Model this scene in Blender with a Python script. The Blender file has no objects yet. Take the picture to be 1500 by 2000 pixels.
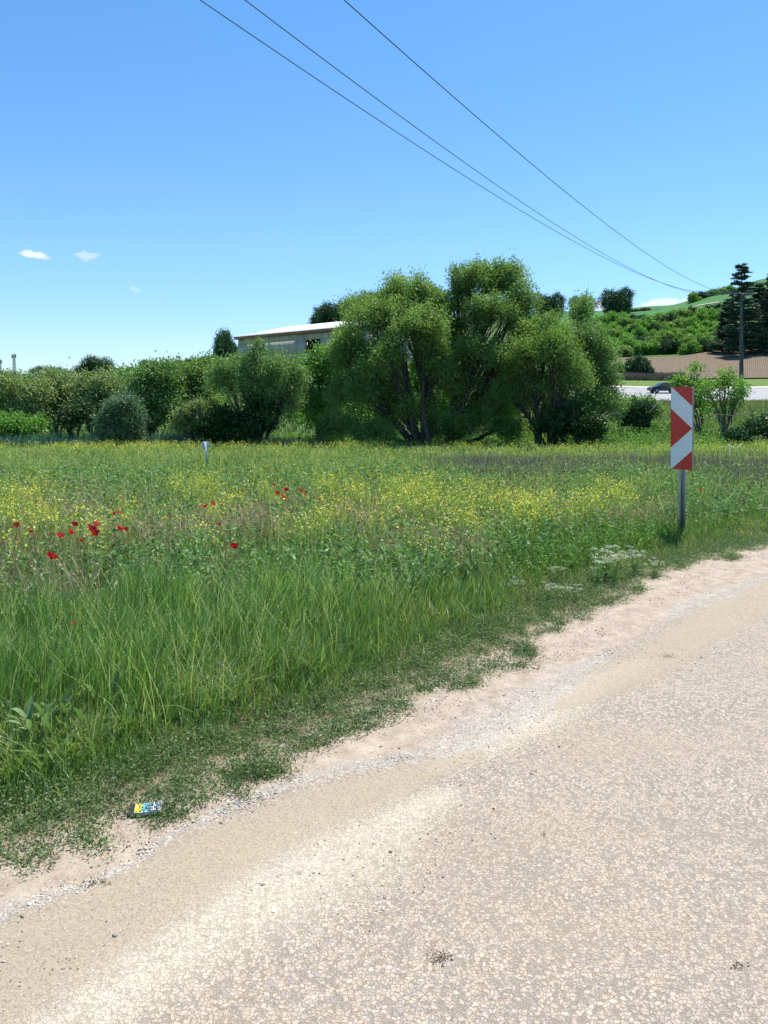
import bpy, math, random
import numpy as np
random.seed(7)
R = np.random.default_rng(11)
sc = bpy.context.scene
C = sc.collection

# ------------------------------------------------------------------ camera, sky, sun, exposure
F, HZ, EYE = 1455.0, 765.0, 1.7            # focal length and horizon in photo pixels, eye height in metres
SUN_EL, SUN_AZ = math.radians(65), math.radians(36)     # azimuth clockwise from +Y
cam_d = bpy.data.cameras.new('camera'); cam = bpy.data.objects.new('camera', cam_d); C.objects.link(cam)
cam.location = (0, 0, EYE); cam.rotation_euler = (math.radians(90), 0, 0)
cam_d.sensor_fit = 'VERTICAL'; cam_d.sensor_height = 36; cam_d.sensor_width = 27
cam_d.lens = 36 * F / 2000; cam_d.shift_y = -(1000 - HZ) / 2000
cam_d.clip_start = 0.05; cam_d.clip_end = 20000
sc.camera = cam
sc.view_settings.view_transform = 'Standard'; sc.view_settings.look = 'None'
sc.view_settings.exposure = 0.9; sc.view_settings.gamma = 1
sc.cycles.max_bounces = 6; sc.cycles.diffuse_bounces = 3; sc.cycles.transmission_bounces = 4
sc.cycles.transparent_max_bounces = 8; sc.cycles.caustics_reflective = False; sc.cycles.caustics_refractive = False

world = bpy.data.worlds.new('World'); sc.world = world; world.use_nodes = True
wn, wl = world.node_tree.nodes, world.node_tree.links
wn.clear()
wo = wn.new('ShaderNodeOutputWorld'); bg = wn.new('ShaderNodeBackground'); wl.new(bg.outputs[0], wo.inputs[0])
sky = wn.new('ShaderNodeTexSky'); sky.sky_type = 'NISHITA'; sky.sun_disc = False
sky.sun_elevation = SUN_EL; sky.sun_rotation = SUN_AZ; sky.altitude = 300
sky.air_density = 1.0; sky.dust_density = 0.1; sky.ozone_density = 3.0
hsv = wn.new('ShaderNodeHueSaturation'); hsv.inputs['Saturation'].default_value = 1.08; hsv.inputs['Value'].default_value = 1.0
wl.new(sky.outputs[0], hsv.inputs['Color'])
bg.inputs[1].default_value = 0.10
# clouds: soft noise-edged patches fixed to directions of the sky
tc = wn.new('ShaderNodeTexCoord')
sep = wn.new('ShaderNodeSeparateXYZ'); wl.new(tc.outputs['Generated'], sep.inputs[0])
def wmath(op, a, b=None, c=None, clamp=False):
    n = wn.new('ShaderNodeMath'); n.operation = op; n.use_clamp = clamp
    for i, q in enumerate((a, b, c)):
        if q is None: continue
        if isinstance(q, (int, float)): n.inputs[i].default_value = q
        else: wl.new(q, n.inputs[i])
    return n.outputs[0]
az = wmath('ARCTAN2', sep.outputs[0], sep.outputs[1])
el = wmath('ARCTAN2', sep.outputs[2], wmath('MAXIMUM', sep.outputs[1], 0.05))
comb = wn.new('ShaderNodeCombineXYZ'); wl.new(wmath('MULTIPLY', az, 1.0), comb.inputs[0]); wl.new(wmath('MULTIPLY', el, 1.6), comb.inputs[1])
def wnoise(scale, detail, rough=0.55):
    n = wn.new('ShaderNodeTexNoise'); n.inputs['Scale'].default_value = scale; n.inputs['Detail'].default_value = detail
    n.inputs['Roughness'].default_value = rough; wl.new(comb.outputs[0], n.inputs['Vector']); return n.outputs[0]
elr = wn.new('ShaderNodeValToRGB'); wl.new(wmath('DIVIDE', el, 1.2), elr.inputs[0])
for i_, (p_, c_) in enumerate([(0, (.59, .70, .92)), (.16, (.72, .88, 1.0)), (.42, (.66, .96, 1.06)), (1, (.6, .92, 1.0))]):
    if i_ > 1: elr.color_ramp.elements.new(p_)
    elr.color_ramp.elements[i_].position = p_; elr.color_ramp.elements[i_].color = (*c_, 1)
skm = wn.new('ShaderNodeMix'); skm.data_type = 'RGBA'; skm.blend_type = 'MULTIPLY'; skm.inputs[0].default_value = 1
wl.new(hsv.outputs[0], skm.inputs[6]); wl.new(elr.outputs[0], skm.inputs[7])
n_big, n_small = wnoise(38, 6), wnoise(90, 5)
def dirpix(u, v):
    return math.atan2(u - 750, F), math.atan2(HZ - v, F)
mask = None
def add_cloud(u, v, ru, rv, noise, amp, flat, strength, tilt=0.0):
    global mask
    a0, e0 = dirpix(u, v)
    dx = wmath('DIVIDE', wmath('SUBTRACT', az, a0), ru / F)
    dy0 = wmath('DIVIDE', wmath('SUBTRACT', el, e0), rv / F)
    dy = wmath('ADD', dy0, wmath('MULTIPLY', dx, tilt))
    below = wmath('MULTIPLY', wmath('MINIMUM', dy, 0.0), flat)
    dy2 = wmath('ADD', wmath('MAXIMUM', dy, 0.0), below)
    r2 = wmath('ADD', wmath('MULTIPLY', dx, dx), wmath('MULTIPLY', dy2, dy2))
    f = wmath('ADD', wmath('SUBTRACT', 1.0, r2), wmath('MULTIPLY', wmath('SUBTRACT', noise, 0.5), amp))
    m = wmath('MULTIPLY', wmath('MULTIPLY', f, 1.8, clamp=True), strength)
    mask = m if mask is None else wmath('MAXIMUM', mask, m)
add_cloud(66, 499, 26, 11, n_small, 2.2, 1.6, 0.85, 0.45)
add_cloud(170, 500, 22, 10, n_small, 4.0, 1.0, 0.42)
add_cloud(266, 566, 11, 6, n_small, 3.0, 1.0, 0.25, 0.5)
add_cloud(1300, 600, 46, 18, n_big, 2.0, 0.4, 0.85)
add_cloud(1162, 600, 26, 16, n_big, 1.8, 0.4, 0.75)
add_cloud(1220, 606, 60, 9, n_big, 1.6, 0.4, 0.6)
add_cloud(1352, 592, 22, 14, n_big, 1.6, 0.4, 0.8)
mixc = wn.new('ShaderNodeMix'); mixc.data_type = 'RGBA'
wl.new(mask, mixc.inputs[0]); wl.new(skm.outputs[2], mixc.inputs[6]); mixc.inputs[7].default_value = (5.2, 5.6, 6.4, 1)
wl.new(mixc.outputs[2], bg.inputs[0])

sun_d = bpy.data.lights.new('sun', 'SUN'); sun = bpy.data.objects.new('sun', sun_d); C.objects.link(sun)
sun_d.energy = 4.3; sun_d.angle = math.radians(0.53); sun_d.color = (1.0, 0.955, 0.88)
sun.rotation_euler = (math.radians(90) - SUN_EL, 0, -SUN_AZ + math.pi)
# (a sun lamp shines along its local -Z; this tilts it to come from SUN_AZ, SUN_EL)
sun.location = (20, 30, 60)

# ------------------------------------------------------------------ node helpers
class NT:
    def __init__(s, name):
        s.m = bpy.data.materials.new(name); s.m.use_nodes = True
        s.t = s.m.node_tree; s.t.nodes.clear()
        s.out = s.t.nodes.new('ShaderNodeOutputMaterial')
    def n(s, typ, **k):
        x = s.t.nodes.new(typ)
        for a, b in k.items(): setattr(x, a, b)
        return x
    def put(s, sock, val):
        if hasattr(val, 'is_output'): s.t.links.new(val, sock)
        elif isinstance(val, (tuple, list)): sock.default_value = (*val, 1) if len(val) == 3 and sock.type == 'RGBA' else val
        else: sock.default_value = val
    def math(s, op, a, b=0.0, clamp=False):
        x = s.n('ShaderNodeMath', operation=op, use_clamp=clamp); s.put(x.inputs[0], a); s.put(x.inputs[1], b); return x.outputs[0]
    def mix(s, f, a, b, blend='MIX'):
        x = s.n('ShaderNodeMix', data_type='RGBA', blend_type=blend); s.put(x.inputs[0], f); s.put(x.inputs[6], a); s.put(x.inputs[7], b); return x.outputs[2]
    def attr(s, name): return s.n('ShaderNodeAttribute', attribute_name=name).outputs['Fac']
    def obj(s): return s.n('ShaderNodeTexCoord').outputs['Object']
    def noise(s, scale, detail=4, rough=0.55, vec=None, dist=0.0):
        x = s.n('ShaderNodeTexNoise'); s.put(x.inputs['Vector'], vec if vec is not None else s.obj())
        x.inputs['Scale'].default_value = scale; x.inputs['Detail'].default_value = detail
        x.inputs['Roughness'].default_value = rough; x.inputs['Distortion'].default_value = dist
        return x.outputs[0]
    def voro(s, scale, feature='F1', vec=None, rnd=1.0):
        x = s.n('ShaderNodeTexVoronoi', feature=feature); s.put(x.inputs['Vector'], vec if vec is not None else s.obj())
        x.inputs['Scale'].default_value = scale; x.inputs['Randomness'].default_value = rnd
        return x
    def ramp(s, f, stops):
        x = s.n('ShaderNodeValToRGB'); s.put(x.inputs[0], f); e = x.color_ramp.elements
        while len(e) < len(stops): e.new(0.5)
        for i, (p, c) in enumerate(stops): e[i].position = p; e[i].color = (*c, 1)
        return x.outputs[0]
    def rng(s, f, a, b, c=0.0, d=1.0):
        x = s.n('ShaderNodeMapRange'); s.put(x.inputs[0], f)
        for i, q in enumerate((a, b, c, d)): x.inputs[i + 1].default_value = q
        return x.outputs[0]
    def bsdf(s, col, rough=0.7, metal=0.0, spec=0.4, bump=None, bstr=0.5, bdist=0.01):
        x = s.n('ShaderNodeBsdfPrincipled'); s.put(x.inputs['Base Color'], col); s.put(x.inputs['Roughness'], rough)
        x.inputs['Metallic'].default_value = metal; x.inputs['Specular IOR Level'].default_value = spec
        if bump is not None:
            b = s.n('ShaderNodeBump'); b.inputs['Strength'].default_value = bstr; b.inputs['Distance'].default_value = bdist
            s.put(b.inputs['Height'], bump); s.t.links.new(b.outputs[0], x.inputs['Normal'])
        return x.outputs[0]
    def done(s, sh): s.t.links.new(sh, s.out.inputs[0]); return s.m

def leaf_mat(name, stops, transl=0.35, rough=0.5, tcol=(1.15, 1.25, 0.55), spec=0.35):
    q = NT(name); col = q.ramp(q.attr('tint'), stops)
    b = q.bsdf(col, rough, spec=spec)
    tr = q.n('ShaderNodeBsdfTranslucent'); q.put(tr.inputs[0], q.mix(1.0, col, tcol, 'MULTIPLY'))
    mx = q.n('ShaderNodeMixShader'); mx.inputs[0].default_value = transl
    q.t.links.new(b, mx.inputs[1]); q.t.links.new(tr.outputs[0], mx.inputs[2])
    return q.done(mx.outputs[0])
def plain(name, col, rough=0.6, metal=0.0, var=0.15, scale=20, spec=0.4, bump=0.0):
    q = NT(name); nz = q.noise(scale, 5)
    c = q.mix(q.rng(nz, 0.3, 0.7, 0, 1), tuple(x * (1 - var) for x in col), tuple(min(1, x * (1 + var)) for x in col))
    return q.done(q.bsdf(c, rough, metal, spec, bump=nz if bump else None, bstr=bump, bdist=0.01))
def bark_mat(name, a, b):
    q = NT(name); nz = q.noise(9, 6, 0.65)
    return q.done(q.bsdf(q.mix(q.rng(nz, 0.35, 0.65), a, b), 0.9, bump=nz, bstr=0.8, bdist=0.03))

# ------------------------------------------------------------------ mesh helpers
def new_mesh(name, V, faces, attrs=None, mats=(), smooth=False, fmat=None):
    """faces: list of (n, k) int arrays, k = 3 or 4"""
    me = bpy.data.meshes.new(name); V = np.asarray(V, np.float32)
    me.vertices.add(len(V)); me.vertices.foreach_set('co', V.ravel())
    loops = np.concatenate([f.ravel() for f in faces]).astype(np.int32)
    tot = np.concatenate([np.full(len(f), f.shape[1]) for f in faces]).astype(np.int32)
    st = np.concatenate([[0], np.cumsum(tot)[:-1]]).astype(np.int32)
    me.loops.add(len(loops)); me.loops.foreach_set('vertex_index', loops)
    me.polygons.add(len(tot)); me.polygons.foreach_set('loop_start', st); me.polygons.foreach_set('loop_total', tot)
    if smooth: me.polygons.foreach_set('use_smooth', np.ones(len(tot), bool))
    for m in mats: me.materials.append(m)
    if fmat is not None: me.polygons.foreach_set('material_index', np.asarray(fmat, np.int32))
    me.update(calc_edges=True)
    for k, a in (attrs or {}).items():
        at = me.attributes.new(k, 'FLOAT', 'POINT'); at.data.foreach_set('value', np.asarray(a, np.float32))
    return me
def link(name, me, parent=None, label=None, cat=None, group=None, kind=None, loc=None):
    o = bpy.data.objects.new(name, me); C.objects.link(o)
    if parent is not None: o.parent = parent
    if loc is not None: o.location = loc
    tag(o, label, cat, group, kind); return o
def tag(o, label=None, cat=None, group=None, kind=None):
    for k, v in (('label', label), ('category', cat), ('group', group), ('kind', kind)):
        if v: o[k] = v
def copy_thing(src, loc, rz=0.0, s=1.0, label=None, group=None, tilt=(0, 0)):
    r = src.copy(); C.objects.link(r); r.location = loc; r.rotation_euler = (tilt[0], tilt[1], rz); r.scale = (s, s, s) if not isinstance(s, tuple) else s
    if label: r['label'] = label
    if group: r['group'] = group
    for ch in list(src.children):
        c = ch.copy(); C.objects.link(c); c.parent = r
        for g in list(ch.children):
            d = g.copy(); C.objects.link(d); d.parent = c
    return r

class MB:
    """gathers verts / faces / tint, then builds one mesh"""
    def __init__(s): s.V = []; s.F = []; s.T = []; s.M = []; s.n = 0
    def add(s, V, F, t=0.5, m=0):
        V = np.asarray(V, float).reshape(-1, 3); F = np.asarray(F, int)
        s.V.append(V); s.F.append(F + s.n); s.T.append(np.full(len(V), t) if np.isscalar(t) else np.asarray(t)); s.M.append(np.full(len(F), m)); s.n += len(V)
    def box(s, c, size, rz=0.0, t=0.5, m=0, rot=None):
        h = np.array(size) / 2
        V = np.array([[x, y, z] for z in (-1, 1) for x, y in ((-1, -1), (1, -1), (1, 1), (-1, 1))]) * h
        if rot is not None: V = V @ rot.T
        ca, sa = math.cos(rz), math.sin(rz)
        V = V @ np.array([[ca, -sa, 0], [sa, ca, 0], [0, 0, 1]]).T + np.array(c)
        s.add(V, [[3, 2, 1, 0], [4, 5, 6, 7], [0, 1, 5, 4], [1, 2, 6, 5], [2, 3, 7, 6], [3, 0, 4, 7]], t, m)
    def prism(s, poly, z0, z1, axis='y', t=0.5, m=0):
        """poly in a plane, extruded along axis from z0 to z1; caps as n-gons are fans"""
        p = np.asarray(poly, float); k = len(p)
        def put(q, d):
            return np.c_[q[:, 0], np.full(k, d), q[:, 1]] if axis == 'y' else (np.c_[q[:, 0], q[:, 1], np.full(k, d)] if axis == 'z' else np.c_[np.full(k, d), q[:, 0], q[:, 1]])
        V = np.r_[put(p, z0), put(p, z1)]
        s.add(V, [[i, (i + 1) % k, k + (i + 1) % k, k + i] for i in range(k)], t, m)
        cen = p.mean(0)[None]
        for d, fl in ((z0, 1), (z1, 0)):
            W = np.r_[put(p, d), put(np.repeat(cen, k, 0), d)[:1]]
            s.add(W, [[(i + 1) % k, i, k] if fl else [i, (i + 1) % k, k] for i in range(k)], t, m)
    def mesh(s, name, mats, smooth=False, bevel=0):
        V = np.concatenate(s.V); q = [f for f in s.F if f.shape[1] == 4]; t3 = [f for f in s.F if f.shape[1] == 3]
        mq = [m for f, m in zip(s.F, s.M) if f.shape[1] == 4]; m3 = [m for f, m in zip(s.F, s.M) if f.shape[1] == 3]
        faces = ([np.concatenate(q)] if q else []) + ([np.concatenate(t3)] if t3 else [])
        return new_mesh(name, V, faces, {'tint': np.concatenate(s.T)}, mats if isinstance(mats, (list, tuple)) else [mats], smooth, np.concatenate(mq + m3))
    def build(s, name, mats, parent=None, smooth=False, bevel=0, **k):
        o = link(name, s.mesh(name, mats, smooth), parent, **k)
        if bevel:
            b = o.modifiers.new('bevel', 'BEVEL'); b.width = bevel; b.segments = 2; b.limit_method = 'ANGLE'
        return o

def norm(a): return a / np.maximum(np.linalg.norm(a, axis=-1, keepdims=True), 1e-9)
def tubes(P, Rr, sides=5):
    """P (N,K,3), Rr (N,K) -> verts, quads"""
    P = np.asarray(P, float); Rr = np.asarray(Rr, float); N, K, _ = P.shape
    T = norm(np.gradient(P, axis=1)); ref = np.zeros_like(T); ref[..., 0] = 1
    vert = np.abs(T[..., 0]) > 0.9; ref[vert] = (0, 1, 0)
    A = norm(np.cross(T, ref)); B = np.cross(T, A)
    an = np.arange(sides) * 2 * math.pi / sides
    V = P[:, :, None] + Rr[:, :, None, None] * (np.cos(an)[:, None] * A[:, :, None] + np.sin(an)[:, None] * B[:, :, None])
    idx = np.arange(N * K * sides).reshape(N, K, sides); nx = np.roll(idx, -1, 2)
    Q = np.stack([idx[:, :-1], nx[:, :-1], nx[:, 1:], idx[:, 1:]], -1).reshape(-1, 4)
    return V.reshape(-1, 3), Q
def bez(a, c, b, K=6):
    t = np.linspace(0, 1, K)[None, :, None]; a, b, c = (np.asarray(q, float).reshape(-1, 1, 3) for q in (a, b, c))
    return (1 - t) ** 2 * a + 2 * t * (1 - t) * c + t * t * b
def rand_dir(n, g=R): return norm(g.normal(size=(n, 3)))
def leaves(c, d, L, W, tint, g=R, fold=0.0):
    """diamond leaves: base c, axis d"""
    n = len(c); d = norm(d); s = norm(np.cross(d, rand_dir(n, g)))
    L = np.broadcast_to(L, n)[:, None]; W = np.broadcast_to(W, n)[:, None]
    V = np.stack([c, c + d * L * .42 + s * W / 2, c + d * L, c + d * L * .42 - s * W / 2], 1).reshape(-1, 3)
    return V, np.arange(4 * n).reshape(n, 4), np.repeat(np.broadcast_to(tint, n), 4)
def blades(p, h, w, lean, az, tint, curl=0.5, g=R, seg=3):
    """bent grass blades: base p (n,3), height h, width w, lean = tip offset / height"""
    n = len(p); h = np.broadcast_to(h, n); w = np.broadcast_to(w, n); lean = np.broadcast_to(lean, n)
    dx = np.stack([np.cos(az), np.sin(az), 0 * az], -1)
    fa = az + math.pi / 2 + g.normal(0, .7, n); sd = np.stack([np.cos(fa), np.sin(fa), 0 * fa], -1)
    rows = []
    ts = np.linspace(0, 1, seg + 1)
    for t in ts:
        c = p + dx * (h * lean * t ** 2)[:, None]; c = c + np.array([0, 0, 1.0]) * (h * (t - curl * lean * .35 * t ** 3))[:, None]
        hw = w * .5 * (1 - t ** 1.6) + 0.0002
        if t == 1: rows.append(c[:, None])
        else: rows.append(np.stack([c - sd * hw[:, None], c + sd * hw[:, None]], 1))
    V = np.concatenate(rows, 1); k = 2 * seg + 1
    b = (np.arange(n) * k)[:, None]
    Q = np.concatenate([b + np.array([[2 * i, 2 * i + 1, 2 * i + 3, 2 * i + 2]]) for i in range(seg - 1)], 0)
    T3 = b + np.array([[2 * seg - 2, 2 * seg - 1, 2 * seg]])
    return V.reshape(-1, 3), Q, T3, np.repeat(np.broadcast_to(tint, n), k)

def lattice_noise(x, y, scale, seed=0, octaves=3):
    out = 0; amp = 1; tot = 0
    for o in range(octaves):
        g = np.random.default_rng(seed * 131 + o); T = g.random((256, 256))
        X, Y = x / scale * 2 ** o + 37.3, y / scale * 2 ** o + 11.7
        xi, yi = np.floor(X).astype(int), np.floor(Y).astype(int); fx, fy = X - xi, Y - yi
        fx, fy = fx * fx * (3 - 2 * fx), fy * fy * (3 - 2 * fy)
        f = lambda a, b: T[(xi + a) % 256, (yi + b) % 256]
        out = out + amp * ((f(0, 0) * (1 - fx) + f(1, 0) * fx) * (1 - fy) + (f(0, 1) * (1 - fx) + f(1, 1) * fx) * fy)
        tot += amp; amp *= .5
    return out / tot
def sstep(x, a, b):
    t = np.clip((x - a) / (b - a), 0, 1); return t * t * (3 - 2 * t)

# ------------------------------------------------------------------ terrain shape
UK = np.array([-400, 0, 250, 420, 560, 700, 1000, 1170, 1300, 1420, 1500, 1700.])
YK = np.array([31, 60, 90, 115, 135, 190, 260, 340, 420.])
VK = np.array([   # photo row at which the ground stands, per distance (rows) and bearing (columns)
    [890] * 12,
    [832, 832, 832, 832, 832, 832, 828, 822, 817, 815, 815, 815],
    [802, 802, 802, 802, 795, 795, 795, 792, 787, 787, 787, 787],
    [785, 785, 780, 770, 735, 735, 745, 755, 758, 758, 757, 757],
    [770, 770, 765, 755, 725, 725, 735, 743, 744, 744, 743, 743],
    [750, 750, 745, 735, 705, 665, 700, 705, 705, 692, 683, 680],
    [740, 738, 728, 712, 690, 645, 660, 665, 655, 645, 640, 630],
    [735, 734, 720, 700, 680, 640, 625, 630, 622, 602, 588, 570],
    [733, 732, 718, 698, 676, 636, 612, 608, 598, 568, 545, 520]], float)
ZK = EYE + (HZ - VK) / F * YK[:, None]
ZK[0] = -0.96
def gz(x, y):
    x = np.asarray(x, float); y = np.asarray(y, float); x, y = np.broadcast_arrays(x, y)
    z0 = -0.04 * np.maximum(0, y - 7)
    yy = np.clip(y, 31, 420); u = np.clip(750 + F * x / np.maximum(yy, 31), -400, 1699.9)
    j = np.clip(np.searchsorted(UK, u, 'right') - 1, 0, len(UK) - 2); i = np.clip(np.searchsorted(YK, yy, 'right') - 1, 0, len(YK) - 2)
    fu = (u - UK[j]) / (UK[j + 1] - UK[j]); fu = fu * fu * (3 - 2 * fu); fy = (yy - YK[i]) / (YK[i + 1] - YK[i])
    z1 = (ZK[i, j] * (1 - fu) + ZK[i, j + 1] * fu) * (1 - fy) + (ZK[i + 1, j] * (1 - fu) + ZK[i + 1, j + 1] * fu) * fy
    z = np.where(y < 31, z0, z1)
    return np.where(y > 420, z * np.exp(-((y - 420) / 500.) ** 2), z)
def hit(u, v, y0=2.0, y1=430.0):
    """where the photo's ray through (u, v) meets the ground"""
    ys = np.geomspace(y0, y1, 3000); vg = HZ - (gz((u - 750) / F * ys, ys) - EYE) / ys * F
    k = np.nonzero(vg <= v)[0]; y = ys[k[0]] if len(k) else y1
    x = (u - 750) / F * y; return float(x), float(y), float(gz(x, y))
def pt(u, v, y): return np.array([(u - 750) / F * y, y, EYE + (HZ - v) / F * y])
def hit_h(u, v, h, y0=2.0, y1=60.0):
    """ground spot whose plant of height h has its top at photo pixel (u, v)"""
    ys = np.geomspace(y0, y1, 2500); vg = HZ - (gz((u - 750) / F * ys, ys) + h - EYE) / ys * F
    k = np.nonzero(vg <= v)[0]; y = ys[k[0]] if len(k) else y1
    x = (u - 750) / F * y; return float(x), float(y), float(gz(x, y))

# edge between verge and road, as y over x (traced from where the green ends)
EP = [(0, 1700), (130, 1668), (250, 1612), (400, 1530), (590, 1470), (750, 1395), (850, 1345), (1000, 1270), (1230, 1155), (1330, 1108), (1500, 1055)]
EX = [(u - 750) / F * (EYE * F / (v - HZ)) for u, v in EP]; EY = [EYE * F / (v - HZ) for u, v in EP]
EX = np.array([-60, -12, -6, -3] + EX + [6.8, 10.5, 16, 40, 80]); EY = np.array([-14, -1.6, .6, 1.85] + EY + [10.3, 12.4, 14.2, 19, 26])
xs_ = np.linspace(-60, 80, 2801); ys_ = np.interp(xs_, EX, EY)
ker = np.ones(13) / 13; ys_ = np.convolve(np.pad(ys_, 6, 'edge'), ker, 'valid'); sl_ = np.gradient(ys_, xs_)
def edge_w(x, y):
    """metres into the verge from the road edge (negative on the road)"""
    return (y - np.interp(x, xs_, ys_)) / np.sqrt(1 + np.interp(x, xs_, sl_) ** 2)

# ------------------------------------------------------------------ ground sheet
gx = np.sinh(np.linspace(-7.2, 7.2, 260)); gx = gx / gx.max() * 4000
gx = np.unique(np.concatenate([gx, np.linspace(-30, 30, 61), np.linspace(-330, 330, 111)]))
gy = np.unique(np.concatenate([-np.geomspace(1, 2500, 30), np.linspace(-1, 31, 65), np.linspace(31, 140, 60), np.linspace(140, 440, 76), np.geomspace(445, 6000, 30), [7.0]]))
X, Y = np.meshgrid(gx, gy); Z = gz(X, Y)
def grid_faces(ny, nx):
    i = np.arange(ny * nx).reshape(ny, nx)
    return np.stack([i[:-1, :-1], i[:-1, 1:], i[1:, 1:], i[1:, :-1]], -1).reshape(-1, 4)
q = NT('verge_soil'); pos = q.n('ShaderNodeNewGeometry').outputs['Position']
sp = q.n('ShaderNodeSeparateXYZ'); q.t.links.new(pos, sp.inputs[0])
near = q.mix(q.rng(q.noise(7, 6), .35, .65), (.15, .105, .06), (.33, .25, .155))
near = q.mix(q.rng(q.noise(1.1, 4), .4, .62), near, (.06, .09, .03))
fieldc = q.mix(q.rng(q.noise(.9, 6), .35, .65), (.055, .085, .025), (.13, .14, .055))
farc = q.mix(q.rng(q.noise(.06, 6), .35, .65), (.05, .11, .03), (.11, .17, .05))
farc = q.mix(q.rng(q.noise(1.2, 5), .4, .7, 0, .5), farc, (.03, .06, .02))
col = q.mix(q.rng(sp.outputs[1], 8, 16), near, fieldc); col = q.mix(q.rng(sp.outputs[1], 34, 50), col, farc)
m_ground = q.done(q.bsdf(col, .95, spec=.1, bump=q.noise(14, 6, .7), bstr=.7, bdist=.03))
link('ground', new_mesh('ground', np.stack([X, Y, Z], -1).reshape(-1, 3), [grid_faces(len(gy), len(gx))], mats=[m_ground], smooth=True), kind='structure')

def sheet(name, u0, u1, y0, y1, nu, ny, mat, off, mask=None):
    uu = np.linspace(u0, u1, nu); yy = np.linspace(y0, y1, ny); U, Yy = np.meshgrid(uu, yy)
    Xx = (U - 750) / F * Yy; V = np.stack([Xx, Yy, gz(Xx, Yy) + off], -1).reshape(-1, 3)
    fc = grid_faces(ny, nu)
    if mask is not None:
        fc = fc[mask(U, Yy).reshape(-1)[fc].all(1)]
    return link(name, new_mesh(name, V, [fc], mats=[mat], smooth=True), kind='structure')

# ------------------------------------------------------------------ the near road, with the dust and gravel that lie on it
ss = np.unique(np.concatenate([np.linspace(-60, -8, 40), np.arange(-8, 8, .045), np.linspace(8, 80, 60)]))
rr = np.unique(np.concatenate([[-.5, -.3], np.arange(-.2, 2.6, .045), np.arange(2.6, 5, .12), [5.5, 6, 7, 8, 9, 10]]))
S, RR = np.meshgrid(ss, rr); sl = np.interp(S, xs_, sl_); sl_s = np.convolve(np.pad(sl_, 60, 'edge'), np.ones(121) / 121, 'valid'); sl = np.interp(S, xs_, sl_s)
nx_, ny_ = sl / np.sqrt(1 + sl ** 2), -1 / np.sqrt(1 + sl ** 2)
Xr = S + RR * nx_; Yr = np.interp(S, xs_, ys_) + RR * ny_
def px2w(L): return np.array([((u - 750) / F * (EYE * F / (v - HZ)), EYE * F / (v - HZ), w) for u, v, w in L])
def trace(L, X, Y, soft=.5):
    P_ = px2w(L); best = np.full(X.shape, 9.0)
    for a, b in zip(P_[:-1], P_[1:]):
        d = b[:2] - a[:2]; t = np.clip(((X - a[0]) * d[0] + (Y - a[1]) * d[1]) / (d @ d), 0, 1)
        dist = np.hypot(X - a[0] - t * d[0], Y - a[1] - t * d[1]) / (a[2] + t * (b[2] - a[2]))
        best = np.minimum(best, dist)
    return 1 - sstep(best, 1 - soft, 1 + soft)
GRAV = [(-150, 1850, .05), (28, 1785, .05), (149, 1745, .035), (261, 1700, .03), (327, 1645, .04), (420, 1598, .045), (513, 1556, .045), (607, 1528, .05), (690, 1505, .06), (780, 1490, .07), (870, 1468, .11), (930, 1435, .17), (1000, 1395, .2), (1080, 1345, .17), (1150, 1305, .1), (1200, 1270, .03)]
GRAV2 = [(1300, 1215, .06), (1340, 1190, .14), (1420, 1160, .14), (1500, 1130, .05)]
SILT = [(-300, 2050, .25), (60, 1880, .22), (230, 1790, .2), (420, 1680, .18), (560, 1610, .17), (700, 1565, .14), (830, 1510, .1), (930, 1480, .05)]
SILT2 = [(1060, 1400, .03), (1150, 1362, .1), (1250, 1312, .15), (1330, 1262, .17), (1420, 1205, .2), (1500, 1165, .25), (1700, 1100, .3)]
CREAM = [(60, 2080, .1), (250, 1925, .1), (420, 1815, .12), (560, 1735, .14), (680, 1665, .15), (800, 1600, .08), (880, 1560, .04)]
CREAM2 = [(860, 1500, .04), (960, 1455, .08), (1060, 1400, .1), (1150, 1350, .06), (1250, 1300, .04)]
gl = px2w([(-700, 2080, 0)] + GRAV[:-1] + [(1230, 1255, 0), (1340, 1190, 0), (1500, 1125, 0), (1900, 1040, 0)])
dirt = sstep(Yr - np.interp(Xr, gl[:, 0], gl[:, 1]), -.08, .10)
att = dict(gravel=np.maximum(trace(GRAV, Xr, Yr, .8), trace(GRAV2, Xr, Yr, .8)), silt=np.maximum(trace(SILT, Xr, Yr, .7), trace(SILT2, Xr, Yr, .8)),
           cream=np.maximum(trace([(u, v, w * 1.25) for u, v, w in CREAM], Xr, Yr, .9), trace([(u, v, w * 1.3) for u, v, w in CREAM2], Xr, Yr, .9)), dirt=dirt, verge=1 - sstep(RR, -.22, .06), far=sstep(RR, 1.2, 3.2))
q = NT('dusty_chip_road'); ob = q.obj()
wob = q.n('ShaderNodeVectorMath', operation='ADD'); nzv = q.n('ShaderNodeTexNoise'); nzv.inputs['Scale'].default_value = 55; q.put(nzv.inputs['Vector'], ob)
scl = q.n('ShaderNodeVectorMath', operation='SCALE'); q.t.links.new(nzv.outputs['Color'], scl.inputs[0]); scl.inputs['Scale'].default_value = .020
q.t.links.new(ob, wob.inputs[0]); q.t.links.new(scl.outputs[0], wob.inputs[1]); wv = wob.outputs[0]
ve = q.voro(76, 'DISTANCE_TO_EDGE', wv); vc = q.voro(76, 'F1', wv)
ve2 = q.voro(150, 'DISTANCE_TO_EDGE', wv); vc2 = q.voro(150, 'F1', wv)
sepc = q.n('ShaderNodeSeparateColor'); q.t.links.new(vc.outputs['Color'], sepc.inputs[0])
sepc2 = q.n('ShaderNodeSeparateColor'); q.t.links.new(vc2.outputs['Color'], sepc2.inputs[0])
rnd, rnd2, rnd3 = sepc.outputs[0], sepc.outputs[1], sepc2.outputs[0]
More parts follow.
